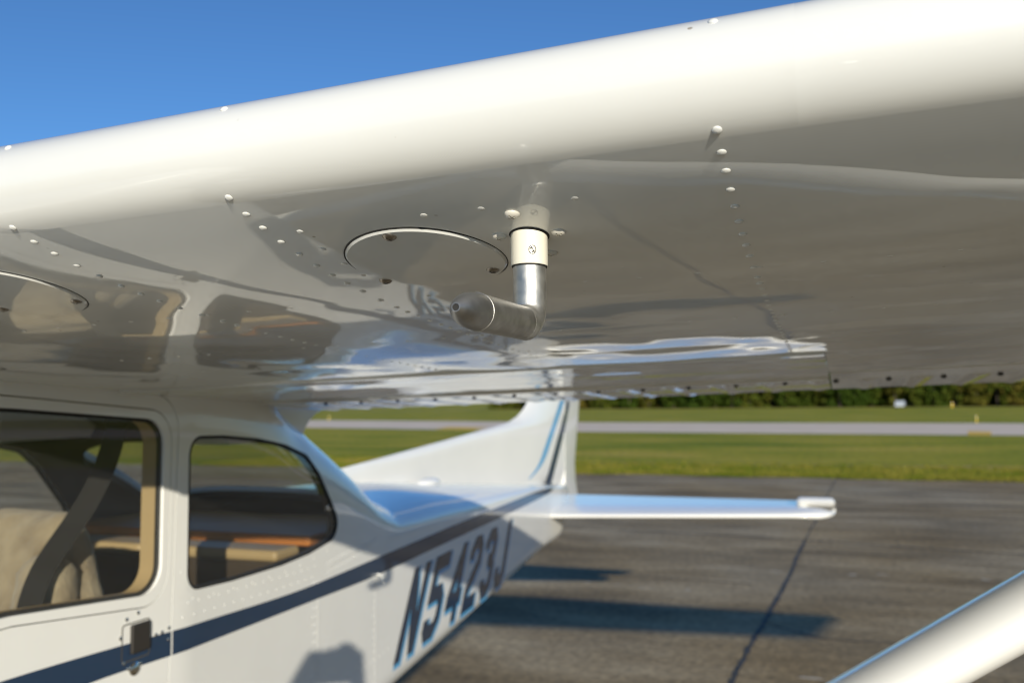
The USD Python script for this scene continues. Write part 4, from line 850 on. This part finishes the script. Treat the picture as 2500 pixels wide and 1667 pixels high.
for s in (-1, 1):
    sh = bones([[((s * 0.12, -0.055, 0.045), 0.045), ((s * 0.13, 0.06, 0.045), 0.045), ((s * 0.138, 0.15, 0.036), 0.036)]]).trim_by_plane((0, 0, 1), 0.002)
    obj('shoe', to_world(T(sh)), plain('dark_shoe', (0.025, 0.02, 0.018), 0.6) if s == -1 else UsdShade.Material.Get(stage, '/World/Looks/dark_shoe'), person, smooth=40)
    ey = T(m3.Manifold.sphere(0.0115, 20).translate((s * 0.032, 0.137, HZ + 0.003))); obj('eye', to_world(ey), plain('eye_white', (0.7, 0.68, 0.65), 0.2) if s == -1 else UsdShade.Material.Get(stage, '/World/Looks/eye_white'), person, smooth=True)
    ir = T(m3.Manifold.sphere(0.0055, 16).translate((s * 0.032, 0.1445, HZ + 0.003))); obj('iris', to_world(ir), BLACKMETAL, person, smooth=True)
hair = soft(bones([[((0, 0.012, HZ + 0.035), 0.098), ((0, 0.068, HZ + 0.048), 0.083)], [((0, 0.0, HZ + 0.01), 0.092), ((0, 0.015, HZ - 0.05), 0.07)]]), 0.012, 3)
hair.vertices += hair.vertex_normals * ((meshkit.fbm(hair.vertices * [60, 60, 22], 3, 1) - 0.5) * 0.012)[:, None]
obj('hair', to_world(hair), plain('brown_hair', (0.05, 0.03, 0.018), 0.6), person, smooth=True)
obj('mouth', to_world(T(bones([[((-0.018, 0.1435, HZ - 0.0625), 0.0022), ((0, 0.150, HZ - 0.0625), 0.0022)], [((0.018, 0.1435, HZ - 0.0625), 0.0022), ((0, 0.150, HZ - 0.0625), 0.0022)]]))), plain('lips', (0.36, 0.15, 0.12), 0.5), person, smooth=True)
pc = thing('photo_camera', 'black hand-held camera raised in front of the wing by the person', 'camera')
def cam_space(t): t = t.copy(); v = t.vertices; t.vertices = EYE + v[:, :1] * RIGHT + v[:, 1:2] * UPV - v[:, 2:3] * FWD; return t     # x right, y up, z back
obj('body', cam_space(rbox((0.116, 0.074, 0.040), 0.008, (-0.020, -0.014, 0.083))), BLACKMETAL, pc, smooth=50)
def lring(r, z): t_ = np.arange(40) * 2 * np.pi / 40; return np.stack([r * np.cos(t_), r * np.sin(t_), np.full(40, z)], 1)
ln = obj('lens', cam_space(loft([lring(0.030, 0.066), lring(0.031, 0.030), lring(0.034, 0.026), lring(0.034, 0.016), lring(0.028, 0.015), lring(0.026, 0.022)])), BLACKMETAL, pc, smooth=35)
obj('front_glass', cam_space(loft([lring(0.0258, 0.0235), lring(0.018, 0.0215), lring(0.006, 0.0205)])), plain('coated_lens', (0.02, 0.015, 0.03), 0.03), ln, smooth=50)
obj('viewfinder_hump', cam_space(rbox((0.044, 0.022, 0.036), 0.007, (-0.020, 0.027, 0.083))), BLACKMETAL, pc, smooth=50)
obj('shutter_button', cam_space(T(m3.Manifold.cylinder(0.005, 0.006, 0.006, 20).rotate((-90, 0, 0)).translate((0.026, 0.022, 0.075)))), STEEL, pc, smooth=40)
obj('rear_screen', cam_space(rbox((0.078, 0.052, 0.004), 0.0015, (-0.026, -0.014, 0.1045))), plain('dark_screen', (0.01, 0.01, 0.012), 0.08), pc, smooth=40)
